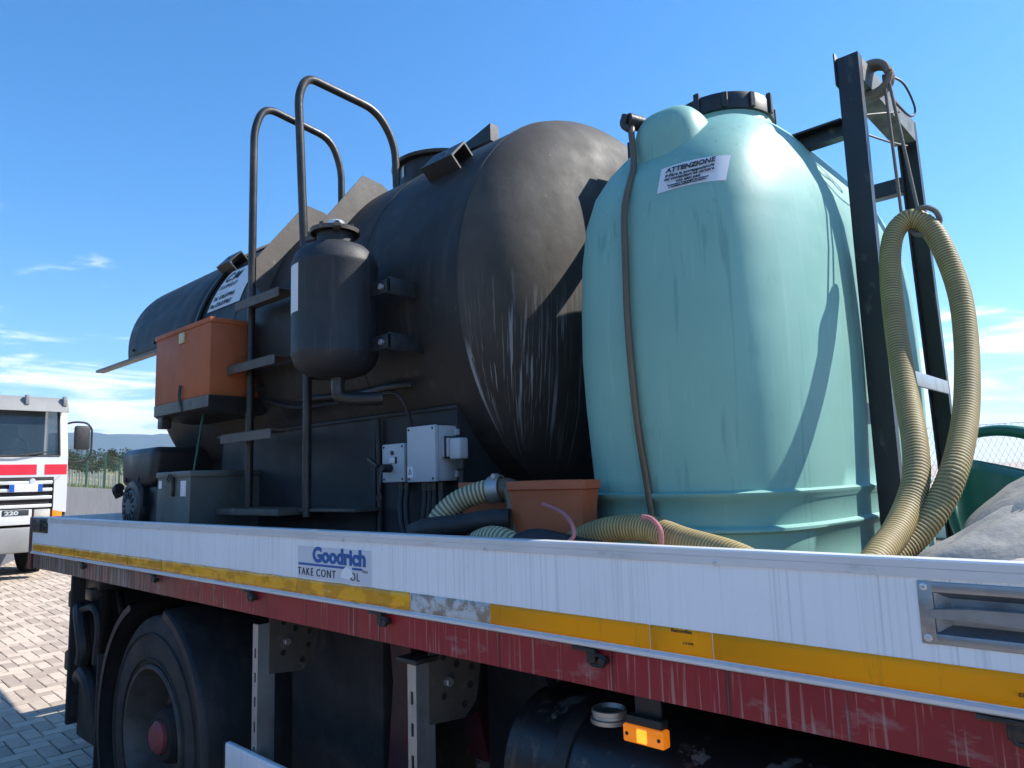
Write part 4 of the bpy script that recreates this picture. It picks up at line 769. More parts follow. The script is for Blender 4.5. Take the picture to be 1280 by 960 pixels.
# ------------------------------------------------------------------ engine
EN = thing('engine_unit', (-4.4, 1.85, DK), 'black shrouded motor pump unit with round recoil starter by the chest', 'engine')
b = bmesh.new(); bmesh.ops.create_cube(b, size=1)
for v in b.verts: v.co = Vector((-4.47 + v.co.x * (.50 if v.co.z > 0 else .46), 1.88 + v.co.y * .56, 1.765 + v.co.z * .225))
bmesh.ops.bevel(b, geom=b.edges[:], offset=.045, segments=4, affect='EDGES', profile=.5); MB().bm(b).build('fuel_cover', 'black', EN)
MB().box(-4.66, -4.27, 1.64, 2.12, DK, 1.66, .02).build('engine_block', 'black', EN)
MB().box(-4.35, -4.0, 1.95, 2.15, 1.50, 1.86, .03).build('air_filter', 'black', EN)
st_ = MB().lathe([(0, .155), (-.03, .155), (-.05, .14), (-.055, .105), (-.045, .10), (-.045, 0)], (0, 1, 0), (-4.50, 1.64, 1.545), 36).build('recoil_starter', 'black', EN)
MB().lathe([(-.047, .095), (-.062, .085), (-.066, .04), (-.066, 0)], (0, 1, 0), (-4.50, 1.64, 1.545), 30).build('starter_cup', 'chest', st_)
for k in range(12): a = k * PI / 6; MB().box(.045, .082, -.006, .006, -.003, .004, .001, 1, Matrix.Translation((-4.50, 1.574, 1.545)) @ Matrix.Rotation(PI / 2, 4, 'X') @ Matrix.Rotation(a, 4, 'Z')).build('slot', 'ink', st_)
MB().sweep([(-4.70, 1.60, 1.60), (-4.70, 1.58, 1.64), (-4.66, 1.58, 1.655)], .028, 10, 5).build('pull_handle', 'lid', EN)
MB().sweep([(-4.36, 1.60, 1.64), (-4.345, 1.595, 1.58), (-4.34, 1.595, 1.54)], .012, 8, 4).build('fuel_line', 'rubber', EN)
for (x, z) in ((-4.62, 1.70), (-4.42, 1.70)): MB().cyl((x, 1.603, z), (x, 1.592, z), .012, 10, .002).build('cover_bolt', 'ink', EN)
# ------------------------------------------------------------------ electrical boxes on the saddle
def ebox(root, x0, x1, y0, y1, z0, z1):
    MB().box(x0, x1, y0 + .022, y1, z0 + .002, z1 - .002, .004).build('case', 'grey_box', root)
    lid = MB().box(x0 - .001, x1 + .001, y0, y0 + .021, z0, z1, .005).build('cover', 'grey_box', root)
    for x in (x0 + .012, x1 - .012):
        for z in (z0 + .012, z1 - .012): screw(lid, (x, y0, z), (0, -1, 0), .0048, 'screw', 'ink')
    return lid
E1 = thing('switch_box', (-2.3, 1.82, 1.638), 'small grey switch box with key and indicator on the saddle plate', 'control box'); l1 = ebox(E1, -2.372, -2.232, 1.785, 1.850, 1.636, 1.788)
MB().lathe([(0, .009), (-.004, .009), (-.006, 0)], (0, 1, 0), (-2.305, 1.785, 1.752), 14).build('indicator', 'ink', E1); MB().box(-2.322, -2.285, 1.780, 1.786, 1.712, 1.733, .002).build('rocker_switch', 'white', E1); MB().box(-2.284, -2.277, 1.779, 1.786, 1.709, 1.736, .001).build('switch_bezel', 'ink', E1)
MB().cyl((-2.315, 1.785, 1.692), (-2.315, 1.735, 1.692), .017, 16, .004).build('key_switch', 'lid', E1); MB().box(-2.40, -2.33, 1.722, 1.738, 1.684, 1.70, .004, 2, Matrix.Translation((-2.315, 1.73, 1.69)) @ Matrix.Rotation(.5, 4, 'Y') @ Matrix.Translation((2.315, -1.73, -1.69))).build('key', 'iron', E1)
MB().sweep([(-2.312, 1.735, 1.685), (-2.31, 1.728, 1.63), (-2.315, 1.728, 1.60)], .004, 6, 4).build('key_tag_strap', 'iron', E1); MB().sweep([(-2.315, 1.728, 1.60), (-2.33, 1.726, 1.58), (-2.325, 1.726, 1.565), (-2.305, 1.728, 1.575), (-2.315, 1.728, 1.60)], .003, 6, 4).build('key_ring', 'iron', E1)
E2 = thing('control_box', (-2.07, 1.8, 1.634), 'larger grey electrical control box with warning label and side plug', 'control box'); l2 = ebox(E2, -2.152, -1.992, 1.735, 1.845, 1.634, 1.842)
wl = MB().box(-2.149, -2.118, 1.7338, 1.736, 1.652, 1.692).build('warning_label', 'white', E2)
MB().add([(-2.1445, 1.7332, 1.664), (-2.1225, 1.7332, 1.664), (-2.1335, 1.7332, 1.688), (-2.1405, 1.7332, 1.6665), (-2.1265, 1.7332, 1.6665), (-2.1335, 1.7332, 1.682)], [[0, 1, 4, 3], [1, 2, 5, 4], [2, 0, 3, 5]]).build('triangle_mark', 'ink', wl); MB().prism([(-2.1335, 1.678), (-2.136, 1.672), (-2.1338, 1.672), (-2.135, 1.667), (-2.131, 1.6735), (-2.133, 1.6735)], 1, 1.7330, 1.7337).build('bolt_mark', 'ink', wl)
for z in (1.66, 1.816): MB().box(-1.992, -1.98, 1.83, 1.85, z - .012, z + .012, .002).build('mounting_ear', 'grey_box', E2)
pg = MB().box(-1.991, -1.958, 1.765, 1.825, 1.722, 1.792, .004).build('socket', 'grey_box', E2); MB().box(-1.957, -1.900, 1.77, 1.82, 1.712, 1.790, .010, 3).build('plug', 'grey_box', E2); MB().box(-1.968, -1.962, 1.758, 1.832, 1.716, 1.798, .001).build('clip_lever', 'ink', pg)
MB().cyl((-1.917, 1.795, 1.714), (-1.917, 1.795, 1.675), .017, 14, .003).build('cable_gland', 'lid', E2)
cabs = [('grey control box', [(-1.917, 1.795, 1.68), (-1.918, 1.80, 1.55), (-1.93, 1.83, 1.42), (-1.95, 1.85, 1.31)]), ]
for i, x in enumerate((-2.285, -2.25)): MB().cyl((x, 1.815, 1.637), (x, 1.815, 1.605), .014, 12, .002).build('cable_gland', 'lid', E1)
for i, x in enumerate((-2.112, -2.085, -2.058, -2.02)): MB().cyl((x, 1.79, 1.636), (x, 1.79, 1.600), .014, 12, .002).build('cable_gland', 'lid', E2)
for nm, pts in ([('black cable hanging from the side plug of the control box', cabs[0][1])] +
    [('black cable curving down from the small switch box, %s' % w, [(x, 1.815, 1.61), (x + .01, 1.80, 1.53), (x + dx, 1.79, 1.44), (x + dx + .14, 1.80, 1.38), (x + dx + .2, 1.82, 1.31)]) for x, dx, w in ((-2.285, .05, 'left one'), (-2.25, .05, 'right one'))] +
    [('black cable under the larger control box, %s' % w, [(x, 1.79, 1.605), (x, 1.785, 1.53), (x - .02, 1.78, 1.45), (x - .07, 1.79, 1.37), (x - .10, 1.81, 1.31)]) for x, w in ((-2.112, 'leftmost'), (-2.085, 'second from the left'), (-2.058, 'third from the left'), (-2.02, 'rightmost'))]):
    tag(MB().sweep(pts, .0115, 10, 6).build('cable', 'rubber'), nm, 'cable')
tag(MB().sweep([(-2.46, 1.83, 1.90), (-2.458, 1.838, 1.6), (-2.46, 1.835, 1.31)], .012, 10, 5).build('conduit', 'rubber'), 'black vertical conduit on the saddle plate left of the switch box', 'conduit')
# ------------------------------------------------------------------ terracotta tub
TB = thing('plastic_tub', (-1.55, 1.8, DK), 'terracotta coloured plastic tub between the saddle and the teal tank', 'tub')
P = [(-1.865, 1.735), (-1.545, 1.735), (-1.515, 1.610), (-1.225, 1.610), (-1.222, 1.675), (-1.42, 1.71), (-1.48, 1.93), (-1.865, 1.95)]
def inset(P, d):
    c = Vector((sum(p[0] for p in P) / len(P), sum(p[1] for p in P) / len(P))); return [tuple(Vector(p) + (c - Vector(p)).normalized() * d) for p in P]
vs = []; rings_ = [(P, DK + .005, .055), (P, 1.60, .004), (P, 1.604, -.006), (P, 1.628, -.006), (P, 1.628, .006), (P, 1.40, .03)]; n = len(P); fs = []
for Q, z, d in rings_: vs += [(x, y, z) for x, y in inset(Q, d)]
for i in range(len(rings_) - 1):
    for k in range(n): fs.append([i * n + k, i * n + (k + 1) % n, (i + 1) * n + (k + 1) % n, (i + 1) * n + k])
fs.append([(len(rings_) - 1) * n + k for k in range(n)])
MB().add(vs, fs).build('body', 'brick_plastic', TB, 30)
# ------------------------------------------------------------------ teal water tank
DX, DY, DA, DB, DN = -1.074, 2.575, .364, .862, 4.0
prof = [(1.302, .035), (1.312, .022), (1.40, .020), (1.476, .018), (1.482, .004), (1.489, .004), (1.496, .022), (1.56, .020), (1.572, .006), (1.582, .004), (1.588, .018), (1.70, .012), (1.85, .004), (2.0, 0), (2.15, .003), (2.3, .010), (2.42, .024), (2.52, .050), (2.60, .088), (2.67, .132), (2.73, .182), (2.78, .236), (2.815, .285), (2.835, .320)]
def d_inset(z):
    for (z0, d0), (z1, d1) in zip(prof, prof[1:]):
        if z0 <= z <= z1: return d0 + (d1 - d0) * (z - z0) / (z1 - z0)
    return .3
def d_outline(z, n=96):
    d = d_inset(z); a = DA - d * .66; R = []
    e = DN if d < .1 else DN - (d - .1) * 4.0
    for k in range(n):
        t = 2 * PI * k / n; c, s = math.cos(t), math.sin(t); b = DB - d * 1.55 if s < 0 else DB + .07 - d * .75; R.append((DX + a * math.copysign(abs(c) ** (2 / e), c), DY + b * math.copysign(abs(s) ** (2 / e), s)))
    return R
def d_front(x, z):                                        # near-side surface y at (x, z)
    d = d_inset(z); a, b = DA - d * .66, DB - d * 1.55; e = DN if d < .1 else DN - (d - .1) * 4.0
    q = min(.999, abs((x - DX) / a)); return DY - b * (1 - q ** e) ** (1 / e)
zz = []
for (z0, d0), (z1, d1) in zip(prof, prof[1:]):
    m = max(1, int((z1 - z0) / .04)); zz += [z0 + (z1 - z0) * k / m for k in range(m)]
zz.append(prof[-1][0])
WT = thing('water_tank', (DX, DY, DK), 'tall teal plastic water tank with black screw lid and warning label', 'water tank')
n = 128; vs = []; fs = []
for z in zz: vs += [(x, y, z) for x, y in d_outline(z, n)]
for i in range(len(zz) - 1):
    for k in range(n): fs.append([i * n + k, i * n + (k + 1) % n, (i + 1) * n + (k + 1) % n, (i + 1) * n + k])
vs.append((DX, DY, 2.85)); c = len(vs) - 1; t = (len(zz) - 1) * n
for k in range(n): fs.append([t + k, t + (k + 1) % n, c])
LXc, LYc = -1.085, 2.33
body = MB().add(vs, fs).build('body', 'teal', WT, 60)
MB().lathe([(2.70, .23), (2.78, .19), (2.82, .172), (2.87, .166)], (0, 0, 1), (LXc, LYc, 0), 40).build('neck', 'teal', body)
ld_ = MB().lathe([(2.842, .168), (2.845, .178), (2.893, .178), (2.905, .173), (2.912, .160), (2.916, 0)], (0, 0, 1), (LXc, LYc, 0), 48).build('screw_lid', 'lid', WT)
for k in range(12):
    a = 2 * PI * k / 12; MB().box(.170, .186, -.010, .010, 2.847, 2.920 if k % 3 == 0 else 2.901, .003, 1, Matrix.Translation((LXc, LYc, 0)) @ Matrix.Rotation(a, 4, 'Z')).build('grip_rib', 'lid', ld_)
for sgn in (-1, 1):                                       # moulded lifting lugs front and back
    b = bmesh.new(); bmesh.ops.create_uvsphere(b, u_segments=32, v_segments=20, radius=1)
    for v in b.verts:
        q = v.co; v.co = Vector((DX + .002 + math.copysign(abs(q.x) ** .7, q.x) * .118, 2.485 + (0 if sgn < 0 else .12) + sgn * .53 + math.copysign(abs(q.y) ** .8, q.y) * .115, 2.61 + math.copysign(abs(q.z) ** .65, q.z) * .165))
    MB().bm(b).build('lifting_lug', 'teal', body, 70)
MB().lathe([(0, .030), (-.006, .030), (-.008, .026), (-.008, 0)], (0, 1, .12), (-1.02, 1.889, 2.685), 24).build('lug_boss', 'teal', body)
# label following the surface
lx0, lx1 = -1.028, -.838; vs = []; fs = []; nu, nv = 12, 5
for j in range(nv + 1):
    for i in range(nu + 1):
        x = lx0 + (lx1 - lx0) * i / nu; z = 2.436 + .086 * j / nv - .004 * i / nu; vs.append((x, d_front(x, z) - .0018, z))
for j in range(nv):
    for i in range(nu): a = j * (nu + 1) + i; fs.append([a, a + 1, a + nu + 2, a + nu + 1])
lb = MB().add(vs, fs).build('warning_label', 'white', WT, 60)
def on_label(s, size, xc, z, bold=0, shear=.12, w=1.0):
    o = Vector((xc, d_front(xc, z) - .0048, z)); u = Vector((xc, d_front(xc, z + .02) - .0048, z + .02)) - o; xd = Vector((xc + .05, d_front(xc + .05, z), z)) - Vector((xc - .05, d_front(xc - .05, z), z)); text(s, size, frame(o, xd, u), 'ink', 'lettering', lb, bold=bold, shear=shear, align='CENTER', sx=w)
xc = (lx0 + lx1) / 2
on_label('ATTENZIONE', .0235, xc, 2.495, .0007, .15, .98); on_label('Evitare la sovrapposizione', .0135, xc, 2.4795, .0003); on_label('dei contenitori né caricare', .0135, xc, 2.4675, .0003); on_label('con altri pesi', .0135, xc, 2.4555, .0003); on_label('Temperatura di stoccaggio del contenuto', .0072, xc, 2.447, .0002); on_label('in condizioni statiche e non pressione', .0072, xc, 2.4405, .0002)
o = Vector((xc, d_front(xc, 2.492) - .0045, 2.492)); MB().add([(xc - .062, d_front(xc - .062, 2.492) - .004, 2.4915), (xc + .062, d_front(xc + .062, 2.492) - .004, 2.4915), (xc + .062, d_front(xc + .062, 2.492) - .004, 2.4927), (xc - .062, d_front(xc - .062, 2.492) - .004, 2.4927)], [[0, 1, 2, 3]]).build('underline', 'ink', lb)
# sight tube
pts = [(-1.163, 1.862, 2.735), (-1.158, 1.845, 2.70)] + [(x, d_front(x, z) - .016, z) for x, z in ((-1.140, 2.58), (-1.125, 2.42), (-1.116, 2.25), (-1.112, 2.05), (-1.106, 1.80), (-1.092, 1.60), (-1.07, 1.40))]
MB().sweep(pts, .0105, 10, 6).build('sight_tube', 'tube', WT)
ft_ = MB().cyl((-1.15, 1.90, 2.745), (-1.172, 1.845, 2.748), .024, 12, .004).build('tube_fitting', 'iron', WT); MB().sweep([(-1.175, 1.842, 2.765), (-1.182, 1.838, 2.735), (-1.165, 1.846, 2.715)], .011, 8, 4).build('hose_clip', 'iron', ft_)
MB().box(-.90, -.82, 1.70, 1.735, 1.315, 1.385, .004).build('base_fitting', 'iron', WT)
# ------------------------------------------------------------------ steel frame around the teal tank
FR = thing('support_gantry', (-1.07, 2.7, DK), 'black steel channel gantry standing around the teal water tank', 'frame')
def channel(a, b, open_dir, w=.1, d=.055, t=.007, taper=0):
    """C channel from a to b, open towards open_dir"""
    a, b = Vector(a), Vector(b); ax = (b - a).normalized(); o = Vector(open_dir); o = (o - ax * o.dot(ax)).normalized(); s = ax.cross(o)
    P = [(-w / 2, 0), (w / 2, 0), (w / 2, d), (w / 2 - t, d), (w / 2 - t, t), (-w / 2 + t, t), (-w / 2 + t, d), (-w / 2, d)]; m = len(P)
    vs = [p + s * q[0] + o * q[1] for p in (a, b) for q in P]; fs = [[0, 1, 4, 5], [1, 2, 3, 4], [0, 5, 6, 7], [8, 13, 12, 9], [9, 12, 11, 10], [8, 15, 14, 13]] + [[i, (i + 1) % m, m + (i + 1) % m, m + i] for i in range(m)]
    return MB().add(vs, fs)
PX, PXL, PY0, PY1, PT = -.668, -1.495, 2.40, 3.10, 2.985
for x in (PX, PXL):
    od = (1, 0, 0)
    for y in (PY0, PY1):
        yb = y if y == PY0 else y + .13
        p = channel((x, yb, DK), (x, y, PT), (0, 1, 0) if y == PY0 else (0, -1, 0), .068, .034).build('post', 'frame', FR)
        MB().box(x - .07, x + .07, yb - .07, yb + .07, DK - .0005, DK + .008, .001).build('base_plate', 'frame', p)
    channel((x + .0345, PY0 + .036, PT - .045), (x + .0345, PY1 - .036, PT - .045), (-1, 0, 0), .082, .075).build('top_beam', 'frame_worn', FR)
MB().box(PX - .040, PX - .0345, PY0 - .01, PY0 + .05, PT - .095, PT + .018, .001).build('gusset_plate', 'frame', FR)
channel((PXL - .0, PY0 + .035, 2.745), (PX - .0345, PY0 + .035, 2.745), (0, -1, 0), .062, .045).build('tie_beam', 'frame', FR)
channel((PXL - .0, PY1 - .02, 2.745), (PX - .0345, PY1 - .02, 2.745), (0, 1, 0), .062, .045).build('tie_beam', 'frame', FR)
MB().box(PX + .026, PX + .036, PY0 + .035, PY1 + .055, 1.905, 1.955, .002).build('cross_bar', 'galv', FR)
MB().box(PXL - .055, PXL - .045, PY0 - .0, PY1, 2.35, 2.42, .002).build('cross_bar', 'frame', FR)
# ------------------------------------------------------------------ hoses
def hose(name, pts, r, label, mats=('hose_y', 'hose_g'), pitch=.0098, group=None):
    P = resample(path(pts, 10), pitch / 4)
    def rg_(i): k = i % 4; return ((0.985, 0.945, 0.985, 1.0)[k], 1 if k in (0, 1) and k == 1 or k == 0 else 0)
    o = MB().sweep(P, r, 14, 0, rg_).build(name, mats, None, 70); return tag(o, label, 'hose', group)
hz = [(-.505, 1.46, 1.36), (-.49, 1.54, 1.42), (-.482, 1.63, 1.461), (-.477, 1.73, 1.495), (-.490, 1.90, 1.545), (-.504, 2.05, 1.61), (-.536, 2.20, 1.708), (-.573, 2.32, 1.828), (-.605, 2.42, 1.961), (-.630, 2.50, 2.102), (-.650, 2.58, 2.255), (-.655, 2.64, 2.376), (-.640, 2.68, 2.450), (-.596, 2.70, 2.480), (-.54, 2.70, 2.425), (-.495, 2.66, 2.301), (-.462, 2.60, 2.164), (-.445, 2.52, 2.023), (-.435, 2.42, 1.891), (-.430, 2.30, 1.758), (-.432, 2.12, 1.625), (-.445, 1.94, 1.530), (-.475, 1.78, 1.462), (-.53, 1.64, 1.41), (-.64, 1.55, 1.37), (-.80, 1.50, 1.345)]
def nearer(p, f): return tuple(CAM + (Vector(p) - CAM) * f)
hz = [nearer(p, 1 - .105 * min(1, max(0, (p[1] - 1.75) / .4))) for p in hz]
hose('suction_hose', hz, .0305, 'ribbed yellow suction hose hung in a tall loop from the steel frame')
hose('suction_hose', [(-.56, 1.46, 1.37), (-.66, 1.49, 1.42), (-.76, 1.53, 1.452), (-.90, 1.57, 1.475), (-1.02, 1.60, 1.50), (-1.14, 1.60, 1.495), (-1.24, 1.58, 1.46), (-1.32, 1.55, 1.40), (-1.4, 1.53, 1.35)], .0345, 'dirty ribbed hose lying along the rail in front of the teal tank')
hose('clear_hose', [(-1.78, 1.50, 1.36), (-1.79, 1.53, 1.44), (-1.77, 1.56, 1.52), (-1.72, 1.60, 1.572), (-1.655, 1.64, 1.598), (-1.60, 1.665, 1.605)], .036, 'pale ribbed hose arching up to a clamp on the terracotta tub', ('hose_p', 'hose_d'), .014)
hose('clear_hose', [(-1.50, 1.46, 1.46), (-1.44, 1.455, 1.475), (-1.38, 1.45, 1.47), (-1.33, 1.45, 1.45)], .034, 'short pale ribbed hose stub lying behind the drop side', ('hose_p', 'hose_d'), .014)
cl_ = MB().lathe([(-.02, .040), (-.02, .044), (.02, .044), (.02, .040)], (.9, .3, .1), (-1.612, 1.66, 1.604), 28).build('hose_clamp', 'galv'); tag(cl_, 'shiny steel clamp at the end of the arching pale hose', 'clamp')
MB().cyl((-1.60, 1.63, 1.645), (-1.60, 1.655, 1.645), .010, 8, .002).build('clamp_screw', 'galv', None)
bpy.data.objects['clamp_screw'].parent = cl_
tag(MB().sweep([(-1.60, 1.665, 1.605), (-1.56, 1.675, 1.60), (-1.535, 1.67, 1.56), (-1.53, 1.66, 1.50), (-1.53, 1.65, 1.44)], .036, 14, 6).build('elbow_pipe', 'tube'), 'dull brown pipe elbow joined to the arching pale hose', 'pipe')
tag(MB().sweep([(-1.80, 1.47, 1.475), (-1.74, 1.49, 1.492), (-1.66, 1.53, 1.50), (-1.58, 1.58, 1.512), (-1.52, 1.62, 1.515)], .033, 14, 6).build('rubber_hose', 'rubber'), 'black rubber hose lying at the foot of the terracotta tub', 'hose')
tag(MB().sweep([(-1.33, 1.45, 1.462), (-1.28, 1.46, 1.475), (-1.22, 1.47, 1.468), (-1.15, 1.48, 1.455), (-1.08, 1.47, 1.45)], .030, 12, 6).build('rubber_hose', 'rubber'), 'black dirty hose end bound with rope behind the rail', 'hose')
tag(MB().sweep([(-1.30, 1.52, 1.565), (-1.22, 1.50, 1.545), (-1.165, 1.47, 1.52), (-1.15, 1.46, 1.49), (-1.165, 1.45, 1.47), (-1.14, 1.44, 1.46)], .0055, 8, 6).build('pink_rope', 'pink'), 'faded pink rope tied around the hose end by the tub', 'rope')
tag(MB().sweep([(-.99, 1.53, 1.535), (-.96, 1.525, 1.53), (-.935, 1.52, 1.505), (-.935, 1.52, 1.47)], .006, 8, 6).build('pink_rope', 'pink'), 'faded pink rope round the hose in front of the teal tank', 'rope')
# ropes from the frame to the hose loop
RB = (-.600, 2.545, 2.945)
for nm, e, e2 in (('left strand', (-.560, 2.42, 2.40), 0), ('right strand', (-.512, 2.415, 2.40), 0)):
    a = Vector((RB[0] + (0 if nm[0] == 'l' else .012), RB[1], RB[2])); tag(MB().sweep([a, a.lerp(Vector(e), .5), Vector(e)], .0052, 8, 4).build('rope', 'rope'), 'grey rope holding up the hose loop, %s' % nm, 'rope')
tag(MB().sweep([(-.555 + .040 * math.cos(t) + .055, 2.415 + .012 * math.cos(t * 2), 2.372 + .042 * math.sin(t)) for t in [2 * PI * k / 10 for k in range(11)]], .008, 8, 3).build('rope', 'rope'), 'grey rope tied round the top of the hose loop', 'rope')
kn = []
for k in range(40): t = k / 39 * 2 * PI * 3.3; kn.append((RB[0] - .033 + .052 * math.cos(t), RB[1] + (k - 20) * .0012, RB[2] - .004 + .052 * math.sin(t)))
tag(MB().sweep(kn, .012, 8, 2).build('rope_knot', 'rope'), 'knotted rope wound round the top beam of the steel frame', 'rope')
tag(MB().sweep([(-.595, 2.58, 2.96), (-.575, 2.70, 2.965), (-.57, 2.80, 2.91), (-.58, 2.76, 2.87), (-.60, 2.64, 2.89)], .004, 6, 6).build('wire_loop', 'ink'), 'thin black wire looped over the far end of the top beam', 'wire')
tag(MB().sweep([(-.655, 2.48, 2.80), (-.62, 2.58, 2.83), (-.60, 2.70, 2.87)], .0035, 6, 5).build('wire', 'ink'), 'thin black wire under the top beam, upper one', 'wire'); tag(MB().sweep([(-.655, 2.49, 2.735), (-.62, 2.62, 2.74), (-.60, 2.76, 2.765)], .0035, 6, 5).build('wire', 'ink'), 'thin black wire under the top beam, lower one', 'wire')
# ------------------------------------------------------------------ sacks
def sack(loc, sx, sy, sz, rz, tilt, seed, label):
    n = 80; rr = [0, .12, .24, .36, .47, .57, .66, .74, .81, .87, .92, .96, .985, 1.0]; vs = []; fs = []; mt = Matrix.Translation(loc) @ Matrix.Rotation(rz, 4, 'Z') @ Matrix.Rotation(tilt[0], 4, 'X') @ Matrix.Rotation(tilt[1], 4, 'Y')
    rows = [(r, 1) for r in rr] + [(r, -1) for r in rr[-2::-1]]
    for r, sg in rows:
        for i in range(n):
            t = 2 * PI * i / n; c, s_ = math.cos(t), math.sin(t); x = math.copysign(abs(c) ** .5, c) * r; y = math.copysign(abs(s_) ** .5, s_) * r
            q = Vector((x * sx, y * sy, 0)); w_ = noise.noise(q * 5 + Vector((seed, 3, 0))); h = (1 - r ** 2.1) ** .85
            cr = max(0, 1 - abs(math.sin(x * 4 + y * 2.5 + 5 * w_ + seed)) * 5); f = .16 * noise.fractal(q * 8 + Vector((seed, 0, 0)), 1.0, 2.0, 4) - .13 * cr
            q.z = sg * sz * (h + f * (1 - r ** 6)); q.x *= 1 + .05 * noise.noise(Vector((c * 2, s_ * 2, seed))); q.y *= 1 + .07 * noise.noise(Vector((c * 2, s_ * 2, seed + 5))); vs.append(mt @ q)
    for j in range(len(rows) - 1):
        for i in range(n): fs.append([j * n + i, j * n + (i + 1) % n, (j + 1) * n + (i + 1) % n, (j + 1) * n + i])
    o = MB().add(vs, fs).build('sack', 'sack', None, 80); tag(o, label, 'sack', 'sacks piled behind the drop side')
sack((-.09, 1.64, 1.385), .34, .285, .105, .08, (0, 0), 1.0, 'dirty grey sack at the bottom of the pile against the rail')
sack((-.07, 1.82, 1.445), .36, .34, .130, -.12, (.02, 0), 4.0, 'grey sack in the middle of the pile, half in shadow')
sack((-.0, 1.97, 1.535), .39, .32, .130, .2, (.04, -.10), 8.0, 'creased dark grey sack on top of the pile below the watering can')
sack((-.50, 1.62, 1.335), .16, .12, .04, .6, (0, 0), 12.0, 'small flat grey sack under the foot of the hose loop')
sack((-.72, 1.45, 1.44), .07, .045, .03, .1, (0, 0), 15.0, 'small pale rag lying behind the rail in front of the teal tank')
# ------------------------------------------------------------------ watering can
wcx, wcy = -.345, 2.46
WC = thing('watering_can', (wcx, wcy, DK), 'dark green plastic watering can standing behind the sacks', 'watering can')
vs = []; fs = []; n = 40
pr_ = [(DK, .138, .095), (1.32, .149, .105), (1.54, .16, .11), (1.60, .154, .105), (1.615, .138, .09), (1.618, .121, .077), (1.58, .116, .072), (1.45, .116, .072)]
def wcz(z, k): return z + (.035 * math.cos(2 * PI * k / n + PI) if z > 1.56 else 0)
for z, a, c in pr_: vs += [(wcx + a * math.cos(2 * PI * k / n), wcy + c * math.sin(2 * PI * k / n), wcz(z, k)) for k in range(n)]
for i in range(len(pr_) - 1):
    for k in range(n): fs.append([i * n + k, i * n + (k + 1) % n, (i + 1) * n + (k + 1) % n, (i + 1) * n + k])
fs.append(list(range(n))); fs.append([(len(pr_) - 1) * n + k for k in range(n)]); MB().add(vs, fs).build('body', 'green', WC, 40)
def strap(pts, w, t, name):
    P = path(pts, 8); vs = []; fs = []
    for i, p in enumerate(P):
        tg = (P[min(i + 1, len(P) - 1)] - P[max(i - 1, 0)]).normalized(); s = Vector((0, 1, 0)); u = tg.cross(s).normalized(); g = .6 + .8 * i / (len(P) - 1)
        for k in range(12): a = 2 * PI * k / 12; vs.append(p + s * math.cos(a) * w * g + u * math.sin(a) * t * g)
    for i in range(len(P) - 1):
        for k in range(12): fs.append([i * 12 + k, i * 12 + (k + 1) % 12, (i + 1) * 12 + (k + 1) % 12, (i + 1) * 12 + k])
    return MB().add(vs, fs).build(name, 'green', WC, 60)
strap([(wcx - .14, wcy, 1.60), (wcx - .148, wcy, 1.68), (wcx - .11, wcy, 1.72), (wcx - .03, wcy, 1.73), (wcx + .055, wcy, 1.706), (wcx + .132, wcy, 1.645), (wcx + .165, wcy, 1.57), (wcx + .143, wcy, 1.48)], .022, .017, 'handle')
MB().sweep([(wcx - .12, wcy, 1.38), (wcx - .17, wcy + .06, 1.44), (wcx - .2, wcy + .12, 1.52)], .02, 12, 6).build('spout', 'green', WC)
# ------------------------------------------------------------------ parked white truck
CX, CY1 = -12.3, 3.44                                     # front plane and its far side
CW = 2.30; CY0 = CY1 - CW; CG = gz(CX)
C = thing('parked_truck', (CX - 1.5, CY1 - CW / 2, CG), 'white cab-over truck with red stripe parked on the paving', 'truck')
def slab(x0, x1, y0, y1, z0, z1, name, m, parent, bev=.01): return MB().box(x0, x1, y0, y1, z0, z1, bev, 2).build(name, m, parent)
# cab shell with a real windscreen opening
wy0, wy1, wz0, wz1 = CY0 + .10, CY1 - .11, 2.175, 2.86
sh_ = MB()
sh_.prism([(CX, 1.36), (CX - .02, wz0), (CX - .10, wz0), (CX - .08, 1.36)], 1, CY0, CY1)                   # front panel below glass
for y0, y1 in ((CY0, wy0), (wy1, CY1)): sh_.prism([(CX - .02, wz0), (CX - .16, wz1), (CX - .26, wz1), (CX - .10, wz0)], 1, y0, y1)
sh_.prism([(CX - .16, wz1), (CX - .20, 2.98), (CX - .30, 3.03), (CX - 1.7, 3.03), (CX - 1.7, 2.98), (CX - .32, 2.97), (CX - .26, wz1)], 1, CY0, CY1)
for y0, y1 in ((CY0, CY0 + .05), (CY1 - .05, CY1)): sh_.prism([(CX - .08, 1.36), (CX - .10, wz0), (CX - 1.7, wz0), (CX - 1.7, 1.0), (CX - .3, 1.0)], 1, y0, y1); sh_.prism([(CX - 1.1, wz0), (CX - 1.1, 2.98), (CX - 1.7, 2.98), (CX - 1.7, wz0)], 1, y0, y1)
sh_.box(CX - 1.7, CX - 1.65, CY0 + .05, CY1 - .05, 1.0, 3.0)
body_ = sh_.build('cab', 'cab_white', C, 25)
MB().add([(CX - .05, wy0 - .01, wz0 - .01), (CX - .05, wy1 + .01, wz0 - .01), (CX - .185, wy1 + .01, wz1 + .01), (CX - .185, wy0 - .01, wz1 + .01)], [[0, 1, 2, 3]]).build('windscreen', 'glass', C)
rub = MB()
for a, b_ in (((CX - .022, wy0, wz0), (CX - .022, wy1, wz0)), ((CX - .022, wy1, wz0), (CX - .160, wy1, wz1)), ((CX - .160, wy1, wz1), (CX - .160, wy0, wz1)), ((CX - .160, wy0, wz1), (CX - .022, wy0, wz0))): rub.cyl(a, b_, .014, 8)
rub.build('windscreen_seal', 'rubber', C)
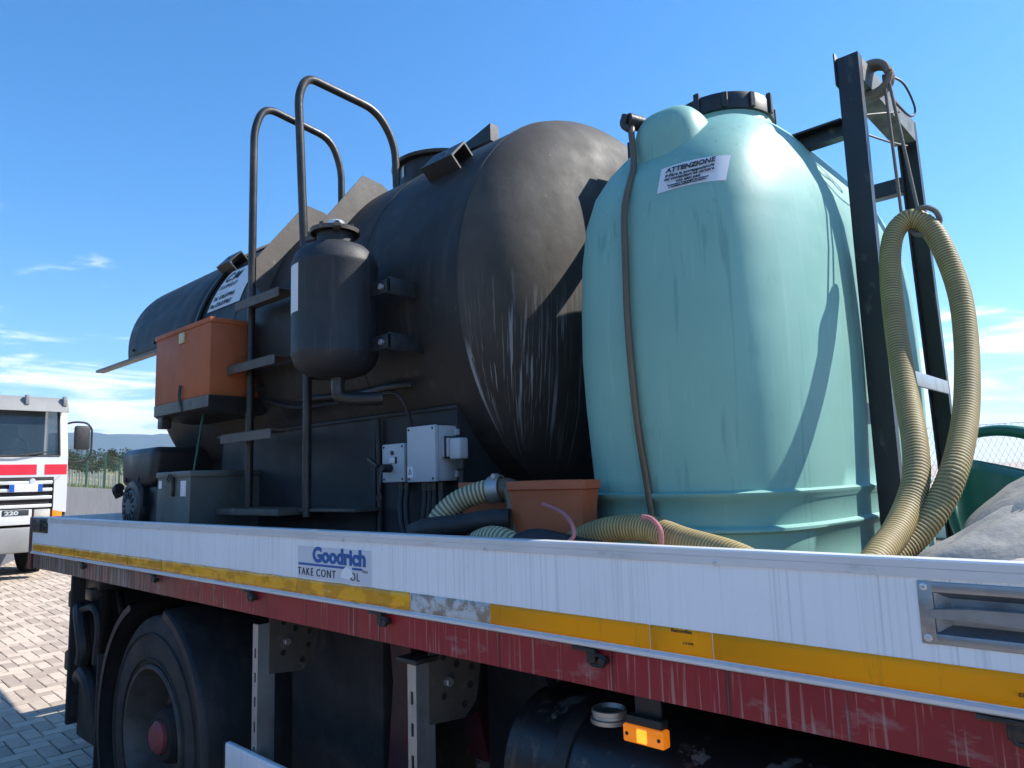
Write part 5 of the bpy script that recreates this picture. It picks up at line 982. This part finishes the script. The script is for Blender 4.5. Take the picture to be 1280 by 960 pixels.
MB().add([(CX - .15, CY1 - .025, wz0), (CX - 1.08, CY1 - .025, wz0), (CX - 1.08, CY1 - .025, 2.95), (CX - .34, CY1 - .025, 2.95)], [[0, 1, 2, 3]]).build('side_window', 'glass', C)
slab(CX - .62, CX - .12, CY0 + .06, CY1 - .06, 1.95, 2.20, 'dashboard', 'interior', C, .05)
sw = MB(); sw.sweep([(CX - .60 + .07 * math.sin(t), CY1 - .62 + .22 * math.cos(t), 2.30 + .19 * math.sin(t)) for t in [2 * PI * k / 20 for k in range(21)]], .018, 8, 2); sw.cyl((CX - .62, CY1 - .82, 2.30), (CX - .62, CY1 - .42, 2.30), .015, 8); sw.build('steering_wheel', 'interior', C)
for y in (CY1 - .62, CY0 + .6): slab(CX - 1.35, CX - 1.2, y - .25, y + .25, 1.9, 2.72, 'seat', 'interior', C, .06)
MB().prism([(CX - .02, 2.835), (CX - .10, 2.99), (CX - .16, 3.06), (CX - .19, 3.06), (CX - .14, 2.98), (CX - .06, 2.832)], 1, CY0 - .02, CY1 - .01).build('sun_visor', 'visor', C)
for y in (CY1 - .06, CY1 - .55, CY1 - 1.1): slab(CX - .13, CX - .05, y - .025, y + .025, 2.93, 3.075, 'visor_bracket', 'visor', C, .006)
for k, y in enumerate((CY1 - .55, CY1 - 1.30)): MB().sweep([(CX + .005, y - .35, 2.16), (CX + .02, y - .05, 2.185), (CX - .005, y + .28, 2.235)], .011, 6, 4).build('wiper', 'rubber', C); MB().cyl((CX - .0, y - .35, 2.15), (CX + .03, y - .35, 2.155), .02, 8).build('wiper_pivot', 'rubber', C)
# stripe, grille, badge
def fx(z): return CX - .02 * (z - 1.36) / (wz0 - 1.36)
MB().prism([(fx(1.90) + .003, 1.90), (fx(2.05) + .003, 2.05), (fx(2.05) - .01, 2.05), (fx(1.90) - .01, 1.90)], 1, CY0 + .02, CY1 - .40).build('red_stripe', 'cab_red', C); MB().prism([(fx(1.90) + .003, 1.90), (fx(2.05) + .003, 2.05), (fx(2.05) - .01, 2.05), (fx(1.90) - .01, 1.90)], 1, CY1 - .30, CY1 - .01).build('red_stripe', 'cab_red', C)
slab(CX - .02, CX + .012, CY0 + .10, CY1 - .18, 1.41, 1.865, 'grille_recess', 'grime', C, .004)
for k, z in enumerate((1.425, 1.545, 1.655, 1.76)): slab(CX + .012, CX + .045, CY0 + .10, CY1 - .20, z, z + .05, 'grille_bar', 'chrome' if k else 'cab_white', C, .012)
MB().prism([(CY1 - .185, 1.38), (CY1 - .015, 1.34), (CY1 - .015, 1.88), (CY1 - .10, 1.88), (CY1 - .185, 1.80)], 0, CX + .002, CX + .05).build('corner_panel', 'cab_white', C)
MB().cyl((CX + .01, CY1 - .46, 1.805), (CX + .055, CY1 - .46, 1.805), .04, 20, .008).build('round_emblem', 'chrome', C)
pl_ = slab(CX + .045, CX + .06, CY1 - .74, CY1 - .33, 1.655, 1.765, 'number_plate', 'white', C, .003)
for y in (CY1 - .74, CY1 - .39): MB().box(CX + .0605, CX + .062, y, y + .06, 1.657, 1.763).build('blue_band', 'plate_blue', pl_)
slab(CX - .02, CX + .06, CY0 + .10, CY1 - .45, 1.19, 1.405, 'lower_panel', 'cab_white', C, .012)
bd = slab(CX + .06, CX + .068, CY1 - .81, CY1 - .49, 1.325, 1.402, 'badge', 'ink', C, .002); text('220', .074, frame((CX + .0685, CY1 - .785, 1.336), (0, 1, 0), (0, 0, 1)), 'chrome', 'lettering', bd, bold=.003, sx=1.5)
slab(CX - .08, CX + .03, CY1 - .445, CY1 - .02, 1.19, 1.415, 'lamp_recess', 'grime', C, .01)
hl = slab(CX + .012, CX + .045, CY1 - .42, CY1 - .215, 1.235, 1.40, 'headlamp', 'lamp_glass', C, .014); slab(CX + .005, CX + .048, CY1 - .19, CY1 - .065, 1.235, 1.41, 'indicator', 'amber', C, .01)
bp = slab(CX - .12, CX + .09, CY0, CY1 - .03, .80, 1.155, 'bumper', 'visor', C, .03); MB().box(CX + .0905, CX + .10, CY1 - 1.3, CY1 - .86, 1.02, 1.09, .004).build('bumper_slot', 'grime', bp)
# mirror
mr_ = MB(); mr_.sweep(fillet([(CX - .18, CY1 - .02, 2.665), (CX - .14, CY1 + .10, 2.70), (CX - .10, CY1 + .26, 2.69), (CX - .08, CY1 + .33, 2.60), (CX - .08, CY1 + .33, 2.20), (CX - .08, CY1 + .26, 2.09), (CX - .14, CY1 - .01, 2.08)], .06), .015, 8, 0); mr_ = mr_.build('mirror_arm', 'rubber', C)
slab(CX - .14, CX - .06, CY1 + .09, CY1 + .31, 2.27, 2.64, 'mirror', 'rubber', C, .035)
# wheels, chassis, load body
def simple_wheel(x, y, s):
    w = MB().lathe([(0, .0), (.04, .20), (.06, .29), (.0, .31), (-.005, .40), (.02, .48), (.05, .50), (.25, .50), (.28, .48), (.28, .3), (.28, 0)], (0, s, 0), (x, y, gz(x) + .50), 40).build('wheel', 'tyre', C); MB().lathe([(.03, .0), (.03, .08), (.055, .1), (.055, .27), (-.002, .30)], (0, s, 0), (x, y, gz(x) + .50), 32).build('rim', 'rim', w)
for x in (CX - .9, CX - 5.0):
    simple_wheel(x, CY1 - .05, -1); simple_wheel(x, CY0 + .05, 1)
for y in (CY1 - .75, CY0 + .75): slab(CX - 6.4, CX - .12, y - .04, y + .04, 1.0, 1.22, 'chassis_rail', 'grime', C)
slab(CX - 6.5, CX - 1.95, CY0, CY1, 1.3, 1.4, 'load_floor', 'grime', C); slab(CX - 6.5, CX - 1.95, CY0, CY0 + .04, 1.4, 2.0, 'side_board', 'alu', C); slab(CX - 6.5, CX - 1.95, CY1 - .04, CY1, 1.4, 2.0, 'side_board', 'alu', C)
MB().cyl((CX - .9, CY0 + .3, gz(CX - .9) + .5), (CX - .9, CY1 - .3, gz(CX - .9) + .5), .07, 12).build('axle', 'grime', C)
slab(CX - 1.9, CX - .3, CY0 + .5, CY1 - .5, .85, 1.35, 'engine', 'grime', C)
# ------------------------------------------------------------------ haze between here and the mountains
hv = bpy.data.materials.new('haze air'); hv.use_nodes = True; hn = hv.node_tree; hn.nodes.clear(); ho = hn.nodes.new('ShaderNodeOutputMaterial'); pv = hn.nodes.new('ShaderNodeVolumePrincipled')
pv.inputs['Color'].default_value = (.50, .72, 1.0, 1); pv.inputs['Density'].default_value = 1e-4; pv.inputs['Anisotropy'].default_value = .2; hn.links.new(pv.outputs[0], ho.inputs['Volume'])
me = bpy.data.meshes.new('haze'); bb = bmesh.new(); bmesh.ops.create_cube(bb, size=1)
for v in bb.verts: v.co = Vector((v.co.x * 25000, v.co.y * 25000, -60 + (v.co.z + .5) * 860))
bb.to_mesh(me); bb.free(); me.materials.append(hv); o = bpy.data.objects.new('haze', me); COL.objects.link(o); tag(o, 'faint blue haze in the air before the mountains', 'haze', kind='stuff')
